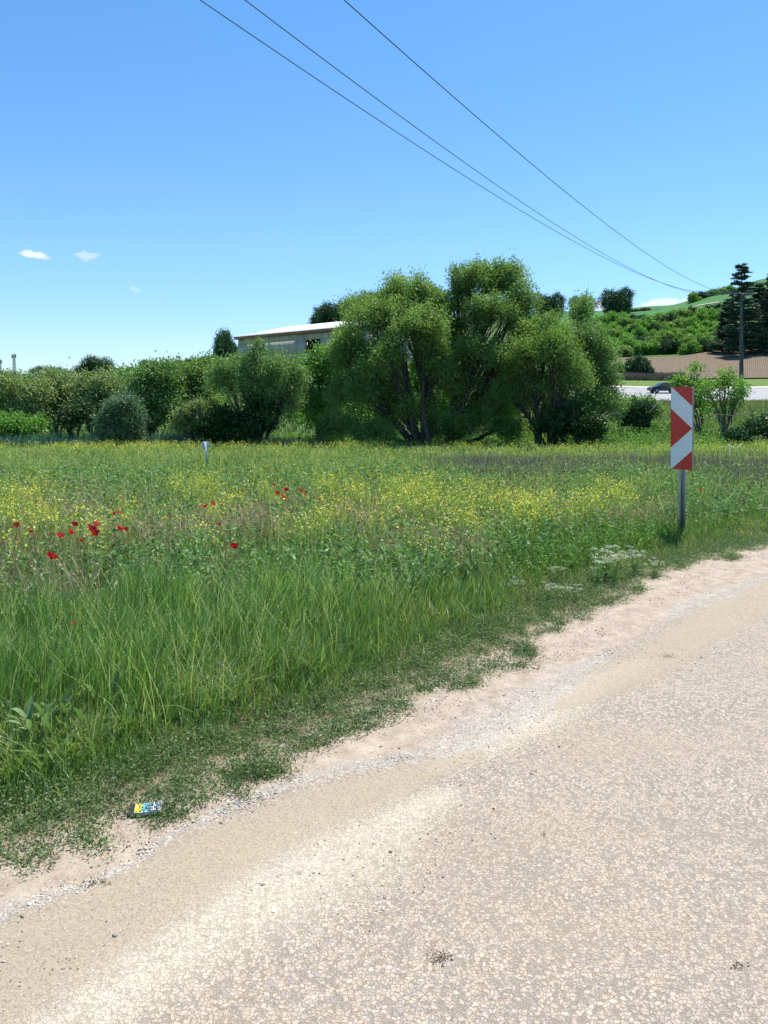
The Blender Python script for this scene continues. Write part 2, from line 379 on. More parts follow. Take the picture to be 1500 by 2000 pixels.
gap = q.rng(ve.outputs[0], .0, .10); gap2 = q.rng(ve2.outputs[0], .0, .2)
stone = q.ramp(rnd, [(0, (0.192, 0.192, 0.196)), (.10, (0.232, 0.228, 0.224)), (.16, (0.320, 0.268, 0.212)), (.5, (0.368, 0.308, 0.244)), (.8, (0.416, 0.352, 0.280)), (1, (0.480, 0.416, 0.336))])
stone2 = q.ramp(rnd3, [(0, (0.182, 0.179, 0.171)), (.3, (0.251, 0.217, 0.175)), (1, (0.350, 0.300, 0.243))])
matx = q.mix(q.rng(q.noise(190, 4, .8), .35, .65), (.125, .105, .082), (.32, .27, .215))
bigshow = q.math('GREATER_THAN', q.math('ADD', rnd2, q.math('MULTIPLY', q.math('SUBTRACT', q.noise(3, 4), .5), .8)), .30)
fine = q.mix(gap2, matx, stone2)
bigs = q.mix(gap, matx, stone)
chip = q.mix(bigshow, fine, bigs)
chip = q.mix(q.math('MULTIPLY', q.math('ADD', q.attr('far'), .35), q.rng(q.noise(1.1, 6, .65), .38, .68, .0, .42)), chip, (.19, .18, .17)); dustn = q.noise(2.3, 6, .6); grain = q.noise(160, 4, .7)
dust = q.mix(q.rng(grain, .3, .7), (.24, .196, .148), (.40, .335, .262))
mpt = q.n('ShaderNodeMapping'); mpt.inputs['Rotation'].default_value = (0, 0, math.radians(-45)); mpt.inputs['Scale'].default_value = (.22, 1.5, 1); q.t.links.new(ob, mpt.inputs[0])
track = q.noise(1.6, 5, .55, vec=mpt.outputs[0])
wear = q.rng(q.math('ADD', q.math('MULTIPLY', q.noise(.8, 5, .6), .5), q.math('MULTIPLY', track, .5)), .40, .62, .56, .12)
nearwear = q.math('ADD', wear, q.math('MULTIPLY', q.math('SUBTRACT', 1.0, q.attr('far')), .14))
chip = q.mix(nearwear, chip, dust)
cream = q.math('MULTIPLY', q.attr('cream'), q.rng(q.noise(26, 8, .85), .36, .60, .3, .9), clamp=True)
c = q.mix(cream, chip, q.mix(q.rng(grain, .35, .65), (.40, .355, .275), (.53, .475, .375)))
siltc = q.mix(q.rng(grain, .3, .7), (.23, .188, .130), (.37, .308, .222))
speck = q.rng(q.noise(95, 3, .8), .56, .62)
siltc = q.mix(q.math('MULTIPLY', speck, .75), siltc, (0.092, 0.076, 0.054))
edge_n = q.math('MULTIPLY', q.math('SUBTRACT', q.noise(9, 7, .78), .5), 2.4)
sm = q.rng(q.math('ADD', q.attr('silt'), q.math('MULTIPLY', q.math('SUBTRACT', q.noise(30, 8, .85), .5), 1.6)), .3, .8, 0, .74)
c = q.mix(sm, c, siltc)
dirtc = q.mix(q.rng(q.noise(9, 9, .8), .34, .66), (.22, .175, .13), (.40, .33, .26))
dirtc = q.mix(q.rng(q.noise(70, 4, .78), .54, .62, 0, .6), dirtc, (0.135, 0.103, 0.073))
dirtc = q.mix(q.rng(q.math('ADD', q.attr('verge'), q.math('MULTIPLY', edge_n, .6)), .3, .8, 0, .8), dirtc, q.mix(grain, (.10, .075, .045), (.22, .17, .11)))
dm = q.rng(q.math('ADD', q.attr('dirt'), q.math('MULTIPLY', edge_n, .7)), .2, .8)
c = q.mix(dm, c, dirtc)
ve3 = q.voro(48, 'DISTANCE_TO_EDGE', wv); vc3 = q.voro(48, 'F1', wv)
s3 = q.n('ShaderNodeSeparateColor'); q.t.links.new(vc3.outputs['Color'], s3.inputs[0])
gst = q.mix(q.rng(ve3.outputs[0], .02, .12), (0.162, 0.143, 0.116), q.ramp(s3.outputs[0], [(0, (0.248, 0.248, 0.248)), (.5, (0.367, 0.362, 0.340)), (1, (0.459, 0.443, 0.405))]))
gm = q.rng(q.math('ADD', q.attr('gravel'), q.math('MULTIPLY', q.math('SUBTRACT', q.noise(14, 6, .75), .5), 3.0)), .55, 1.15, 0, .62)
c = q.mix(gm, c, gst)
c = q.mix(1.0, c, (1.1, 1.09, 1.08), 'MULTIPLY')
soft = q.math('MAXIMUM', sm, dm)
hgt = q.mix(bigshow, gap2, gap)
hgt = q.mix(soft, hgt, q.noise(60, 6, .75)); hgt = q.mix(gm, hgt, q.rng(ve3.outputs[0], 0, .2))
q_m = q.done(q.bsdf(c, .88, spec=.25, bump=hgt, bstr=.6, bdist=.006))
Zr = gz(Xr, Yr) + .02 + .012 * (lattice_noise(Xr, Yr, .5, 5) - .5) * (RR < 2.4) + .022 * (lattice_noise(Xr, Yr, .14, 6, 2) - .5) * dirt
Zr = np.where(RR < -.15, Zr - (-.15 - RR) * .12, Zr)
link('road', new_mesh('road', np.stack([Xr, Yr, Zr], -1).reshape(-1, 3), [grid_faces(len(rr), len(ss))[:, ::-1]], attrs={k: v.ravel() for k, v in att.items()}, mats=[q_m], smooth=True), kind='structure')

# ------------------------------------------------------------------ far road, verges, fields on the hill
q = NT('far_asphalt'); m_far = q.done(q.bsdf(q.mix(q.rng(q.noise(.5, 5), .3, .7), (.22, .22, .23), (.30, .29, .29)), .8))
sheet('far_road', 560, 2300, 91, 113, 60, 10, m_far, .12)
q = NT('pale_shoulder'); m_sh = q.done(q.bsdf(q.mix(q.rng(q.noise(1.5, 5), .3, .7), (.42, .37, .29), (.56, .50, .41)), .9))
sheet('road_shoulder', 560, 2300, 112.6, 115.5, 60, 4, m_sh, .17)
q = NT('green_verge'); nz = q.noise(2.2, 6, .7)
m_verge = q.done(q.bsdf(q.mix(q.rng(nz, .35, .65), (.07, .13, .03), (.17, .25, .07)), .95, spec=.1, bump=nz, bstr=1, bdist=.3))
sheet('verge', 900, 2300, 115.5, 136, 60, 12, m_verge, .14)
q = NT('ploughed_soil'); wv_ = q.n('ShaderNodeTexWave'); wv_.inputs['Scale'].default_value = .8; wv_.inputs['Distortion'].default_value = 4; wv_.inputs['Detail'].default_value = 4; wv_.inputs['Detail Scale'].default_value = 2.5
mp = q.n('ShaderNodeMapping'); mp.inputs['Rotation'].default_value = (0, 0, math.radians(26)); q.t.links.new(q.obj(), mp.inputs[0]); q.t.links.new(mp.outputs[0], wv_.inputs['Vector'])
nz = q.noise(1.3, 7, .75)
h = q.math('ADD', q.math('MULTIPLY', wv_.outputs['Fac'], .3), nz)
pc = q.mix(q.rng(h, .35, 1.0), (.10, .072, .05), (.29, .22, .155)); pc = q.mix(q.rng(q.noise(.25, 5), .5, .75, 0, .35), pc, (.16, .17, .07))
m_pl = q.done(q.bsdf(pc, .95, spec=.1, bump=h, bstr=1, bdist=.35))
sheet('ploughed_field', 1195, 2100, 136.5, 196, 60, 30, m_pl, .3)
q = NT('green_crop'); mp = q.n('ShaderNodeMapping'); mp.inputs['Rotation'].default_value = (0, 0, .5); q.t.links.new(q.obj(), mp.inputs[0])
wv_ = q.n('ShaderNodeTexWave'); wv_.inputs['Scale'].default_value = .12; wv_.inputs['Distortion'].default_value = 2; q.t.links.new(mp.outputs[0], wv_.inputs['Vector'])
m_crop = q.done(q.bsdf(q.mix(q.math('ADD', q.math('MULTIPLY', wv_.outputs['Fac'], .3), q.rng(q.noise(.05, 6), .3, .7, 0, .7)), (.035, .115, .045), (.075, .19, .055)), .95, spec=.1))
sheet('crop_field', 1000, 2000, 285, 425, 70, 40, m_crop, .5)
q = NT('dirt_track'); m_tr = q.done(q.bsdf(q.mix(q.noise(1, 5), (.36, .30, .20), (.5, .43, .3)), .95))
tp = [np.array(pt(u, v, 1)) for u, v in ()]
trk = []
for u, v in ((1325, 619), (1338, 611), (1352, 604), (1366, 599), (1385, 596), (1405, 593)):
    x, y, z = hit(u, v, 200); trk.append((x, y, z))
trk = np.array(trk); tv = []
for i in range(len(trk)):
    d = trk[min(i + 1, len(trk) - 1)] - trk[max(i - 1, 0)]; nn = np.array([-d[1], d[0]]) / np.hypot(d[0], d[1]) * 1.5
    for s_ in (-1, 1):
        a = trk[i][:2] + s_ * nn; tv.append((a[0], a[1], float(gz(a[0], a[1])) + .85))
link('dirt_track', new_mesh('dirt_track', tv, [np.array([[2 * i, 2 * i + 1, 2 * i + 3, 2 * i + 2] for i in range(len(trk) - 1)])], mats=[m_tr]), kind='structure')

# ------------------------------------------------------------------ vegetation materials
G = {}
G['tall'] = leaf_mat('tall_grass_green', [(0, (0.053, 0.123, 0.025)), (.35, (0.130, 0.263, 0.057)), (.7, (0.260, 0.414, 0.127)), (1, (0.566, 0.582, 0.287))], .35, .42, spec=.45)
G['short'] = leaf_mat('short_grass_green', [(0, (0.075, 0.142, 0.033)), (.5, (0.156, 0.260, 0.072)), (.85, (0.275, 0.366, 0.110)), (1, (0.600, 0.484, 0.242))], .35, .42, spec=.5)
G['cover'] = leaf_mat('knotgrass_leaf', [(0, (0.056, 0.103, 0.032)), (.5, (0.118, 0.194, 0.063)), (.9, (0.213, 0.302, 0.116)), (1, (0.403, 0.389, 0.210))], .25, .55)
G['weed'] = leaf_mat('weed_leaf', [(0, (0.062, 0.144, 0.055)), (.4, (0.138, 0.258, 0.094)), (.7, (0.225, 0.360, 0.121)), (1, (0.375, 0.480, 0.231))], .3, .6, spec=.25)
G['bright'] = leaf_mat('bright_leaf', [(0, (0.057, 0.138, 0.025)), (.5, (0.138, 0.265, 0.060)), (1, (0.276, 0.425, 0.120))], .33, .6, spec=.25)
G['straw'] = leaf_mat('dry_straw', [(0, (.26, .18, .10)), (.5, (.48, .37, .23)), (1, (.68, .57, .40))], .25, .7, (1, .9, .7))
G['stalk'] = leaf_mat('dry_stalk', [(0, (0.125, 0.106, 0.086)), (.5, (0.237, 0.206, 0.161)), (1, (0.400, 0.362, 0.276))], .2, .8, (1, .9, .8))
G['seed'] = leaf_mat('seed_grass', [(0, (0.158, 0.258, 0.070)), (.5, (0.280, 0.370, 0.126)), (1, (0.525, 0.580, 0.252))], .35, .6)
G['mstem'] = leaf_mat('mustard_stem', [(0, (0.156, 0.288, 0.075)), (1, (0.370, 0.486, 0.150))], .3)
G['yellow'] = leaf_mat('yellow_petal', [(0, (.40, .44, .05)), (.5, (.62, .62, .07)), (1, (.78, .74, .18))], .3, .6, (1, .95, .5))
G['white'] = leaf_mat('white_petal', [(0, (.34, .40, .22)), (.5, (.56, .60, .42)), (1, (.74, .75, .64))], .3, .6, (1, 1, .9))
G['reed'] = leaf_mat('reed_leaf', [(0, (.025, .075, .04)), (.5, (.075, .17, .11)), (1, (.26, .40, .30))], .25, .5, (.9, 1.15, .8), spec=.25)
G['red'] = leaf_mat('poppy_petal', [(0, (.40, .007, .014)), (1, (.62, .02, .025))], .3, .55, (1.1, .6, .5))
bark_dark = bark_mat('dark_bark', (.045, .037, .03), (.12, .10, .08))
bark_grey = bark_mat('grey_bark', (.09, .08, .065), (.20, .18, .15))

# ------------------------------------------------------------------ scattering
def spots(n, y0, y1, p=1.0, u0=-260, u1=1760, g=R):
    """n places in the view wedge (plus a margin), density per area falling as y**(p-1)"""
    t = g.random(n); k = p + 1
    y = (y0 ** k + t * (y1 ** k - y0 ** k)) ** (1 / k) if abs(k) > 1e-6 else y0 * (y1 / y0) ** t
    mar = 900 / y
    u = u0 - mar + g.random(n) * (u1 - u0 + 2 * mar)
    return (u - 750) / F * y, y, u
def keep(m, *a): return [q_[m] for q_ in a]
def at_ground(x, y): return np.stack([x, y, gz(x, y)], -1)
class Veg:
    def __init__(s): s.V = []; s.Q = []; s.T = []; s.A = []; s.n = 0
    def add(s, V, Q, T3, A):
        s.V.append(V); s.A.append(A)
        if Q is not None: s.Q.append(Q + s.n)
        if T3 is not None: s.T.append(T3 + s.n)
        s.n += len(V)
    def leaf(s, *a, **k): V, Q, A = leaves(*a, **k); s.add(V, Q, None, A)
    def blade(s, *a, **k): V, Q, T3, A = blades(*a, **k); s.add(V, Q, T3, A)
    def mesh(s, name, mat):
        f = ([np.concatenate(s.Q)] if s.Q else []) + ([np.concatenate(s.T)] if s.T else [])
        return new_mesh(name, np.concatenate(s.V), f, {'tint': np.clip(np.concatenate(s.A), 0, 1)}, [mat])
    def build(s, name, mat, parent=None, **k): return link(name, s.mesh(name, mat), parent, **k)

# zone helpers --------------------------------------------------------
def tall_zone(x, y):
    """1 where the tall smooth grass grows: the near left, thinning to the right"""
    u = 750 + F * x / y
    lim = np.interp(u, [-400, 0, 250, 600, 900, 1150, 1300], [5.0, 5.2, 5.5, 5.5, 5.9, 6.0, 6.0]) + (lattice_noise(x, y, .6, 3) - .5) * 1.0
    return (1 - sstep(y, lim - .25, lim + .25)) * sstep(edge_w(x, y), .3, .72)

def straw_mask(x, y):
    nz = lattice_noise(x, y, .8, 71)
    return .8 * sstep(nz, .42, .55) * np.exp(-((y - 7.8) / 3.2) ** 2) * np.interp(750 + F * x / y, [-300, 700, 1250, 1500], [1, .9, .45, .15])
# 1 tall grass
x, y, u = spots(110000, 2.5, 7.2, .7)
w = edge_w(x, y); zn = tall_zone(x, y) * (.35 + .65 * sstep(lattice_noise(x, y, .22, 9), .25, .5))
x, y, u, w = keep((R.random(len(x)) < zn) & (w > .3), x, y, u, w)
hg = (.11 + .31 * sstep(w, .3, 1.25)) * np.interp(750 + F * x / y, [-300, 600, 1000, 1250], [1, 1, .8, .62]) * R.uniform(.55, 1.2, len(x)) * (.62 + .76 * lattice_noise(x, y, .38, 4, 2))
v = Veg(); tint = R.beta(1.1, 1.3, len(x)) * .85 + .3 * (lattice_noise(x, y, .5, 12) - .4)
tint = np.where(R.random(len(x)) < .03, 1.0, tint)
v.blade(at_ground(x, y), hg, R.uniform(.0045, .0095, len(x)), np.abs(R.normal(.30, .24, len(x))), R.normal(.6, 1.3, len(x)), tint)
x, y, u = spots(4500, 2.6, 7, .8); w = edge_w(x, y); x, y = keep((R.random(len(x)) < tall_zone(x, y)) & (w > .5) & (lattice_noise(x, y, .7, 17) > .42), x, y); n = len(x)
az_ = R.uniform(0, 6.3, n); hh = R.uniform(.3, .62, n); g0 = at_ground(x, y); v.blade(g0, hh, .0032, np.full(n, .35), az_, R.uniform(.85, 1.0, n))
for k in range(7):
    f = 1 - k * .03; c = g0 + np.stack([np.cos(az_) * hh * .35 * f * f, np.sin(az_) * hh * .35 * f * f, hh * (f - .06)], -1)
    v.leaf(c, rand_dir(n) * .4 + np.stack([np.cos(az_) * .4, np.sin(az_) * .4, 1 + 0 * az_], -1), .018, .0045, R.uniform(.8, 1, n))
v.build('tall_grass', G['tall'], kind='stuff', label='tall smooth green grass standing along the verge', cat='grass')

# 2 short grass of the verge and the field floor
v = Veg()
x, y, u = spots(170000, 2.2, 12, .6); w = edge_w(x, y)
nz = lattice_noise(x, y, .35, 21)
x, y, u, w, nz = keep((w > .12 + (nz - .5) * .7) & (w < 3.2) & (R.random(len(x)) < .3 + .7 * sstep(w, .0, .35)), x, y, u, w, nz)
hg = (.035 + .13 * sstep(w, .05, .8)) * R.uniform(.5, 1.6, len(x))
dry = (lattice_noise(x, y, .3, 33) > .62) & (w < 1.0) & (R.random(len(x)) < .5)
tint = np.where(dry, R.uniform(.9, 1, len(x)), R.beta(2, 2, len(x)) * .8)
v.blade(at_ground(x, y), hg, R.uniform(.0025, .0055, len(x)), np.abs(R.normal(.5, .35, len(x))), R.uniform(0, 6.3, len(x)), tint)
# broader grass at the near left corner, yellower
x, y, u = spots(26000, 2.6, 4.6, .7, -300, 420); w = edge_w(x, y)
x, y, w = keep((w > .55) & (lattice_noise(x, y, .4, 8) > .38), x, y, w)
v.blade(at_ground(x, y), R.uniform(.08, .26, len(x)), R.uniform(.004, .010, len(x)), np.abs(R.normal(.7, .35, len(x))), R.uniform(0, 6.3, len(x)), R.uniform(.45, .9, len(x)))
# field floor, coarser with distance
x, y, u = spots(190000, 5, 31, .25); w = edge_w(x, y)
x, y, w = keep((w > .9) & (R.random(len(x)) > tall_zone(x, y) * .9), x, y, w)
ft = lattice_noise(x, y, 1.1, 41)
v.blade(at_ground(x, y), R.uniform(.10, .30, len(x)) * (.7 + .6 * ft) * np.where(y > 15, 1.15, 1), np.maximum(.005, .0011 * y) * R.uniform(.6, 1.4, len(x)), np.abs(R.normal(.4, .25, len(x))), R.uniform(0, 6.3, len(x)), np.clip(R.beta(2, 2, len(x)) * .6 + .35 * (ft - .3), 0, .93))
v.build('short_grass', G['short'], kind='stuff', label='short mixed grass covering the verge and the floor of the field', cat='grass')

# 3 low creeping weed at the road edge
v = Veg(); x, y, u = spots(42000, 1.8, 11, .5); w = edge_w(x, y)
nz = lattice_noise(x, y, .28, 51); nb = lattice_noise(x, y, .9, 52)
lo = (nz - .5) * .36 + (nb - .5) * .2 - .10
dn = sstep(w, lo - .02, lo + .05) * (1 - .8 * sstep(w, .3, .8))
x, y, w = keep(R.random(len(x)) < dn, x, y, w)
extra = [(470, 1520), (500, 1510), (530, 1525), (455, 1528), (515, 1518), (545, 1515), (180, 1668), (70, 1700), (1022, 1280), (1015, 1272), (790, 1388), (340, 1600), (300, 1612), (575, 1478), (320, 1595), (640, 1450), (665, 1445)]
ex = [(a + R.normal(0, 12), b + R.normal(0, 5)) for a, b in extra for _ in range(5)]
eh = np.array([hit(a, b)[:2] for a, b in ex]); x = np.r_[x, eh[:, 0]]; y = np.r_[y, eh[:, 1]]
cl_t = np.repeat(R.uniform(0, 1, len(x)), 5); x = np.repeat(x, 5) + R.normal(0, .026, len(x) * 5); y = np.repeat(y, 5) + R.normal(0, .026, len(y) * 5)
n = len(x); k = 15
c0 = np.repeat(at_ground(x, y), k, 0); c0[:, 2] += .012
t = np.tile(np.arange(k) / k, n); sz = np.repeat(R.uniform(.5, 1.2, n), k)
da = np.repeat(R.uniform(0, 6.3, n), k) + R.normal(0, 1.3, n * k); rise = R.uniform(.1, 1.3, n * k)
pos_ = c0 + np.stack([np.cos(da), np.sin(da), rise], -1) * (t * .055 * sz)[:, None]
dd = np.stack([np.cos(da + R.normal(0, .9, n * k)), np.sin(da + R.normal(0, .9, n * k)), R.uniform(-.1, .9, n * k)], -1)
v.leaf(pos_, dd, R.uniform(.010, .021, n * k), R.uniform(.003, .0065, n * k), np.repeat(.6 * cl_t + .3 * R.random(n), k) + R.normal(0, .14, n * k))
v.build('ground_cover', G['cover'], kind='stuff', label='low creeping dark green weed at the edge of the road', cat='ground cover')

# 4 leafy weeds in the field
def weeds(n, y0, y1, u0, u1, hmin, hmax, mat, name, label, k=16, seed=61, thr=.4, p=.4, Ls=(.04, .105), tb=0.0, wmin=1.0, zmask=None):
    v = Veg(); x, y, u = spots(n, y0, y1, p, u0, u1); w = edge_w(x, y); nz = lattice_noise(x, y, 1.0, seed)
    m = (w > wmin) & (R.random(len(x)) > tall_zone(x, y)) & (R.random(len(x)) < .12 + .88 * sstep(nz, thr - .08, thr + .08))
    if zmask is not None: m &= R.random(len(x)) < zmask(x, y)
    m &= R.random(len(x)) > .8 * straw_mask(x, y)
    x, y, w, nz = keep(m, x, y, w, nz)
    n = len(x); h = R.uniform(hmin, hmax, n) * (.75 + .5 * nz); g0 = at_ground(x, y); la = R.uniform(0, 6.3, n); ln = R.uniform(0, .3, n)
    v.blade(g0, h, np.full(n, .006), ln, la, np.full(n, .4))
    t = np.tile(np.linspace(.12, 1, k), n) + R.normal(0, .03, n * k); hr = np.repeat(h, k)
    c = np.repeat(g0, k, 0); off = np.repeat(ln, k) * t * t * hr
    c[:, 0] += off * np.cos(np.repeat(la, k)); c[:, 1] += off * np.sin(np.repeat(la, k)); c[:, 2] += hr * t * .95
    a = R.uniform(0, 6.3, n * k); d = np.stack([np.cos(a), np.sin(a), R.uniform(-.1, 1.1, n * k)], -1)
    sc_ = np.maximum(1, np.repeat(y, k) / 11)
    L = R.uniform(*Ls, n * k) * (1.25 - .7 * t) * sc_
    v.leaf(c, d, L, L * R.uniform(.25, .45, n * k), np.repeat(R.beta(2, 2, n), k) * .8 + R.normal(.05, .1, n * k) + tb)
    return v.build(name, mat, kind='stuff', label=label, cat='weeds')
weeds(14000, 5.0, 17, -260, 1760, .26, .56, G['weed'], 'field_weeds', 'blue green leafy weeds crowding the near part of the field')
weeds(3800, 5.0, 9.5, 560, 1200, .15, .36, G['bright'], 'bright_weeds', 'bright green leafy weeds between the tall grass and the road sign', seed=62, thr=.35, wmin=.6, Ls=(.022, .06), k=22)
weeds(4200, 7.2, 16, 1120, 1760, .15, .42, G['bright'], 'roadside_weeds', 'bright green leafy weeds around and behind the sign post', seed=63, thr=.25, wmin=.7, Ls=(.022, .06), k=22)

# 5 dry straw in patches
v = Veg(); x, y, u = spots(110000, 4.6, 15, .5); w = edge_w(x, y); nz = lattice_noise(x, y, .8, 71)
mid = np.exp(-((y - 7.6) / 2.6) ** 2) * np.interp(750 + F * x / y, [-300, 700, 1250, 1500], [1, .9, .45, .15])
x, y, w = keep((w > 1.1) & (R.random(len(x)) < straw_mask(x, y) + .06) & (R.random(len(x)) > tall_zone(x, y)), x, y, w)
v.blade(at_ground(x, y), R.uniform(.22, .52, len(x)), np.maximum(.0045, .0009 * y), np.abs(R.normal(.35, .3, len(x))), R.uniform(0, 6.3, len(x)), R.uniform(0, 1, len(x)))
n = len(x) // 2; xx, yy = x[:n] + R.normal(0, .05, n), y[:n] + R.normal(0, .05, n)   # tousled seed heads
c = at_ground(xx, yy); c[:, 2] += R.uniform(.2, .42, n)
v.leaf(c, rand_dir(n) + [0, 0, 1.0], R.uniform(.02, .05, n), .010, R.uniform(.3, 1, n))
v.build('dry_straw', G['straw'], kind='stuff', label='patches of dry tan straw among the weeds', cat='dry grass')

# 6 seed-headed pale grass toward the far end
v = Veg(); x, y, u = spots(80000, 10, 30.5, .5); nz = lattice_noise(x, y, 1.6, 81)
x, y, nz = keep((edge_w(x, y) > 1.2) & (R.random(len(x)) < .2 + .8 * sstep(nz, .3, .6) * sstep(y, 10, 16)), x, y, nz); n = len(x)
h = R.uniform(.28, .5, n) * (.8 + .3 * nz); az_ = R.uniform(0, 6.3, n); ln = np.abs(R.normal(.2, .15, n)); g0 = at_ground(x, y)
v.blade(g0, h, .0009 * y * R.uniform(.5, 1.2, n), ln, az_, R.uniform(.1, .8, n))
v.leaf(g0 + np.stack([np.cos(az_) * h * ln * .8, np.sin(az_) * h * ln * .8, h * .85], -1), np.stack([np.cos(az_) * .5, np.sin(az_) * .5, 1 + 0 * az_], -1), .0035 * y, .0011 * y, R.uniform(.5, 1, n))
v.build('seed_grass', G['seed'], kind='stuff', label='pale seed headed grass filling the far half of the field', cat='grass')

v = Veg(); x, y, u = spots(5000, 6, 29, .6); x, y = keep((edge_w(x, y) > 1.4) & (lattice_noise(x, y, 1.3, 85) > .45), x, y); n = len(x)
v.blade(at_ground(x, y), R.uniform(.5, .85, n), .0008 * y + .002, np.abs(R.normal(.15, .15, n)), R.uniform(0, 6.3, n), R.uniform(.2, 1, n))
v.build('emergent_stems', G['seed'], kind='stuff', label='taller single stems poking out above the meadow', cat='grass')
# 7 grey dry stalks at the far right
v = Veg(); x, y, u = spots(70000, 12.5, 24, .6, 780, 1760); nz = lattice_noise(x, y, 1.5, 91)
pr = sstep(u, 800, 980) * np.where(y > 15, 1, sstep(u, 1300, 1450)) * (1 - sstep(y, 20, 24)) * (.08 + .92 * sstep(nz, .42, .6))
x, y = keep((R.random(len(x)) < pr) & (edge_w(x, y) > 1.5), x, y); n = len(x)
v.blade(at_ground(x, y), R.uniform(.35, .66, n), .0007 * y * R.uniform(.6, 1.3, n), np.abs(R.normal(.15, .15, n)), R.uniform(0, 6.3, n), R.uniform(0, 1, n))
v.build('dry_stalks', G['stalk'], kind='stuff', label='band of grey brown dry stalks behind the sign at the far right', cat='dry stalks')

# 8 yellow mustard: stems and flowers
vs, vf = Veg(), Veg()
def mustard(x, y, h, kf, fs):
    n = len(x)
    if n == 0: return
    g0 = at_ground(x, y); az_ = R.uniform(0, 6.3, n); ln = R.uniform(0, .25, n)
    vs.blade(g0, h, .0007 * y + .002, ln, az_, R.uniform(0, 1, n))
    for _ in range(3):
        a2 = R.uniform(0, 6.3, n); s0 = g0 + np.array([0, 0, 1]) * (h * R.uniform(.45, .75, n))[:, None]
        h2 = h * R.uniform(.3, .45, n)
        vs.blade(s0, h2, .0006 * y + .001, np.full(n, .5), a2, R.uniform(0, 1, n))
        tip = s0 + np.stack([np.cos(a2) * h2 * .5, np.sin(a2) * h2 * .5, h2 * .95], -1)
        for _ in range(kf):
            m = R.random(n) < .8
            vf.leaf(tip[m] + R.normal(0, fs * .9, (m.sum(), 3)), rand_dir(m.sum()) + [0, 0, .3], fs * R.uniform(.7, 1.3, m.sum()), fs * .9, R.uniform(0, 1, m.sum()))
patches = [(40, 985, 110, 45, 500), (60, 940, 120, 25, 260), (420, 955, 110, 25, 420), (380, 940, 60, 18, 200), (730, 945, 150, 28, 900), (900, 960, 160, 36, 800), (1090, 985, 160, 32, 900), (1200, 955, 90, 30, 260), (640, 985, 120, 25, 220), (300, 1000, 250, 40, 200), (1000, 1010, 200, 25, 200), (1450, 1000, 70, 30, 30)]
for (cu, cv, du, dv, n) in patches:
    cen = [(R.normal(cu, du * .5), R.normal(cv, dv * .5)) for _ in range(max(4, int(n * .34 / 9)))]
    q_ = [hit_h(c_[0] + R.normal(0, 13), c_[1] + R.normal(0, 4.5), .52) for c_ in cen for _ in range(9)]
    q_ = np.array([a for a in q_ if a[1] > 6.2 and a[1] < 30])
    k_ = edge_w(q_[:, 0], q_[:, 1]) > 1.2; q_ = q_[k_]
    mustard(q_[:, 0], q_[:, 1], R.uniform(.38, .62, len(q_)), 4, .015 + .0008 * q_[:, 1].mean())
x, y, u = spots(1500, 7, 26, .8); x, y = keep(edge_w(x, y) > 1.5, x, y); mustard(x, y, R.uniform(.35, .55, len(x)), 2, .017)
x, y, u = spots(11000, 23.5, 30.5, 1); nz = lattice_noise(x, y, 2.2, 95)
yb = np.interp(u, [-300, 0, 150, 300, 400, 700, 760, 1000, 1100, 1600], [.5, .6, .9, 1, .45, .9, 1, .7, .3, .45])
x, y = keep(R.random(len(x)) < yb * sstep(nz, .35, .6) * sstep(y, 23.5, 27), x, y); mustard(x, y, R.uniform(.42, .64, len(x)), 3, .036)
mo = bpy.data.objects.new('mustard', None)
vs.build('mustard_stems', G['mstem'], kind='stuff', label='thin green branching stems of the yellow wild mustard', cat='wildflower stems')
vf.build('mustard_flowers', G['yellow'], kind='stuff', label='small yellow wild mustard flowers scattered over the field', cat='wildflowers')

# 9 reeds and undergrowth in the ditch beyond the field
v = Veg()
for (cu, du, y0, y1, n, hh) in ((60, 150, 31.5, 34.5, 3600, .75), (350, 90, 31.3, 33.5, 3200, .85), (520, 70, 31.3, 33, 1600, .75), (180, 60, 33, 35, 900, .9)):
    u = R.normal(cu, du * .6, n); y = R.uniform(y0, y1, n); x = (u - 750) / F * y; nz = lattice_noise(x, y, 1.2, 101)
    v.blade(at_ground(x, y), hh * R.uniform(.6, 1.1, n) * (.6 + .8 * nz), R.uniform(.03, .06, n), np.abs(R.normal(.25, .2, n)), R.normal(.4, 1, n), R.uniform(.1, 1, n))
v.build('reeds', G['reed'], kind='stuff', label='blue green reeds growing in the ditch beyond the field', cat='reeds')
def leaf_mass(n, y0, y1, u0, u1, hmax, mat, name, label, L=.11, seed=111, p=.6, fn=None, cat='undergrowth', sc_=2.6, tb=0):
    v = Veg(); x, y, u = spots(n, y0, y1, p, u0, u1); nz = lattice_noise(x, y, sc_, seed, 4)
    h = hmax * (.25 + 1.1 * np.clip(nz - .25, 0, 1))
    if fn is not None: h = h * fn(x, y)
    x, y, u, nz, h = keep(h > .05, x, y, u, nz, h); c = at_ground(x, y); c[:, 2] += h * R.random(len(x)) ** .55
    c += R.normal(0, .05, c.shape)
    v.leaf(c, rand_dir(len(x)) + [0, 0, .5], L * R.uniform(.6, 1.4, len(x)) * (y / 35), L * .45 * (y / 35), R.beta(2, 2, len(x)) + tb)
    return v.build(name, mat, kind='stuff', label=label, cat=cat)
leaf_mass(70000, 30.3, 40, -260, 1250, .75, G['bright'], 'undergrowth', 'green undergrowth at the foot of the trees beyond the field')
leaf_mass(70000, 30.3, 58, 1130, 1800, 1.1, G['bright'], 'bank_undergrowth', 'bright green undergrowth on the bank below the far road', seed=112, fn=lambda x, y: np.where(y < 43, 1, .35) * (.5 + .5 * sstep(lattice_noise(x, y, 3, 119), .3, .6)))
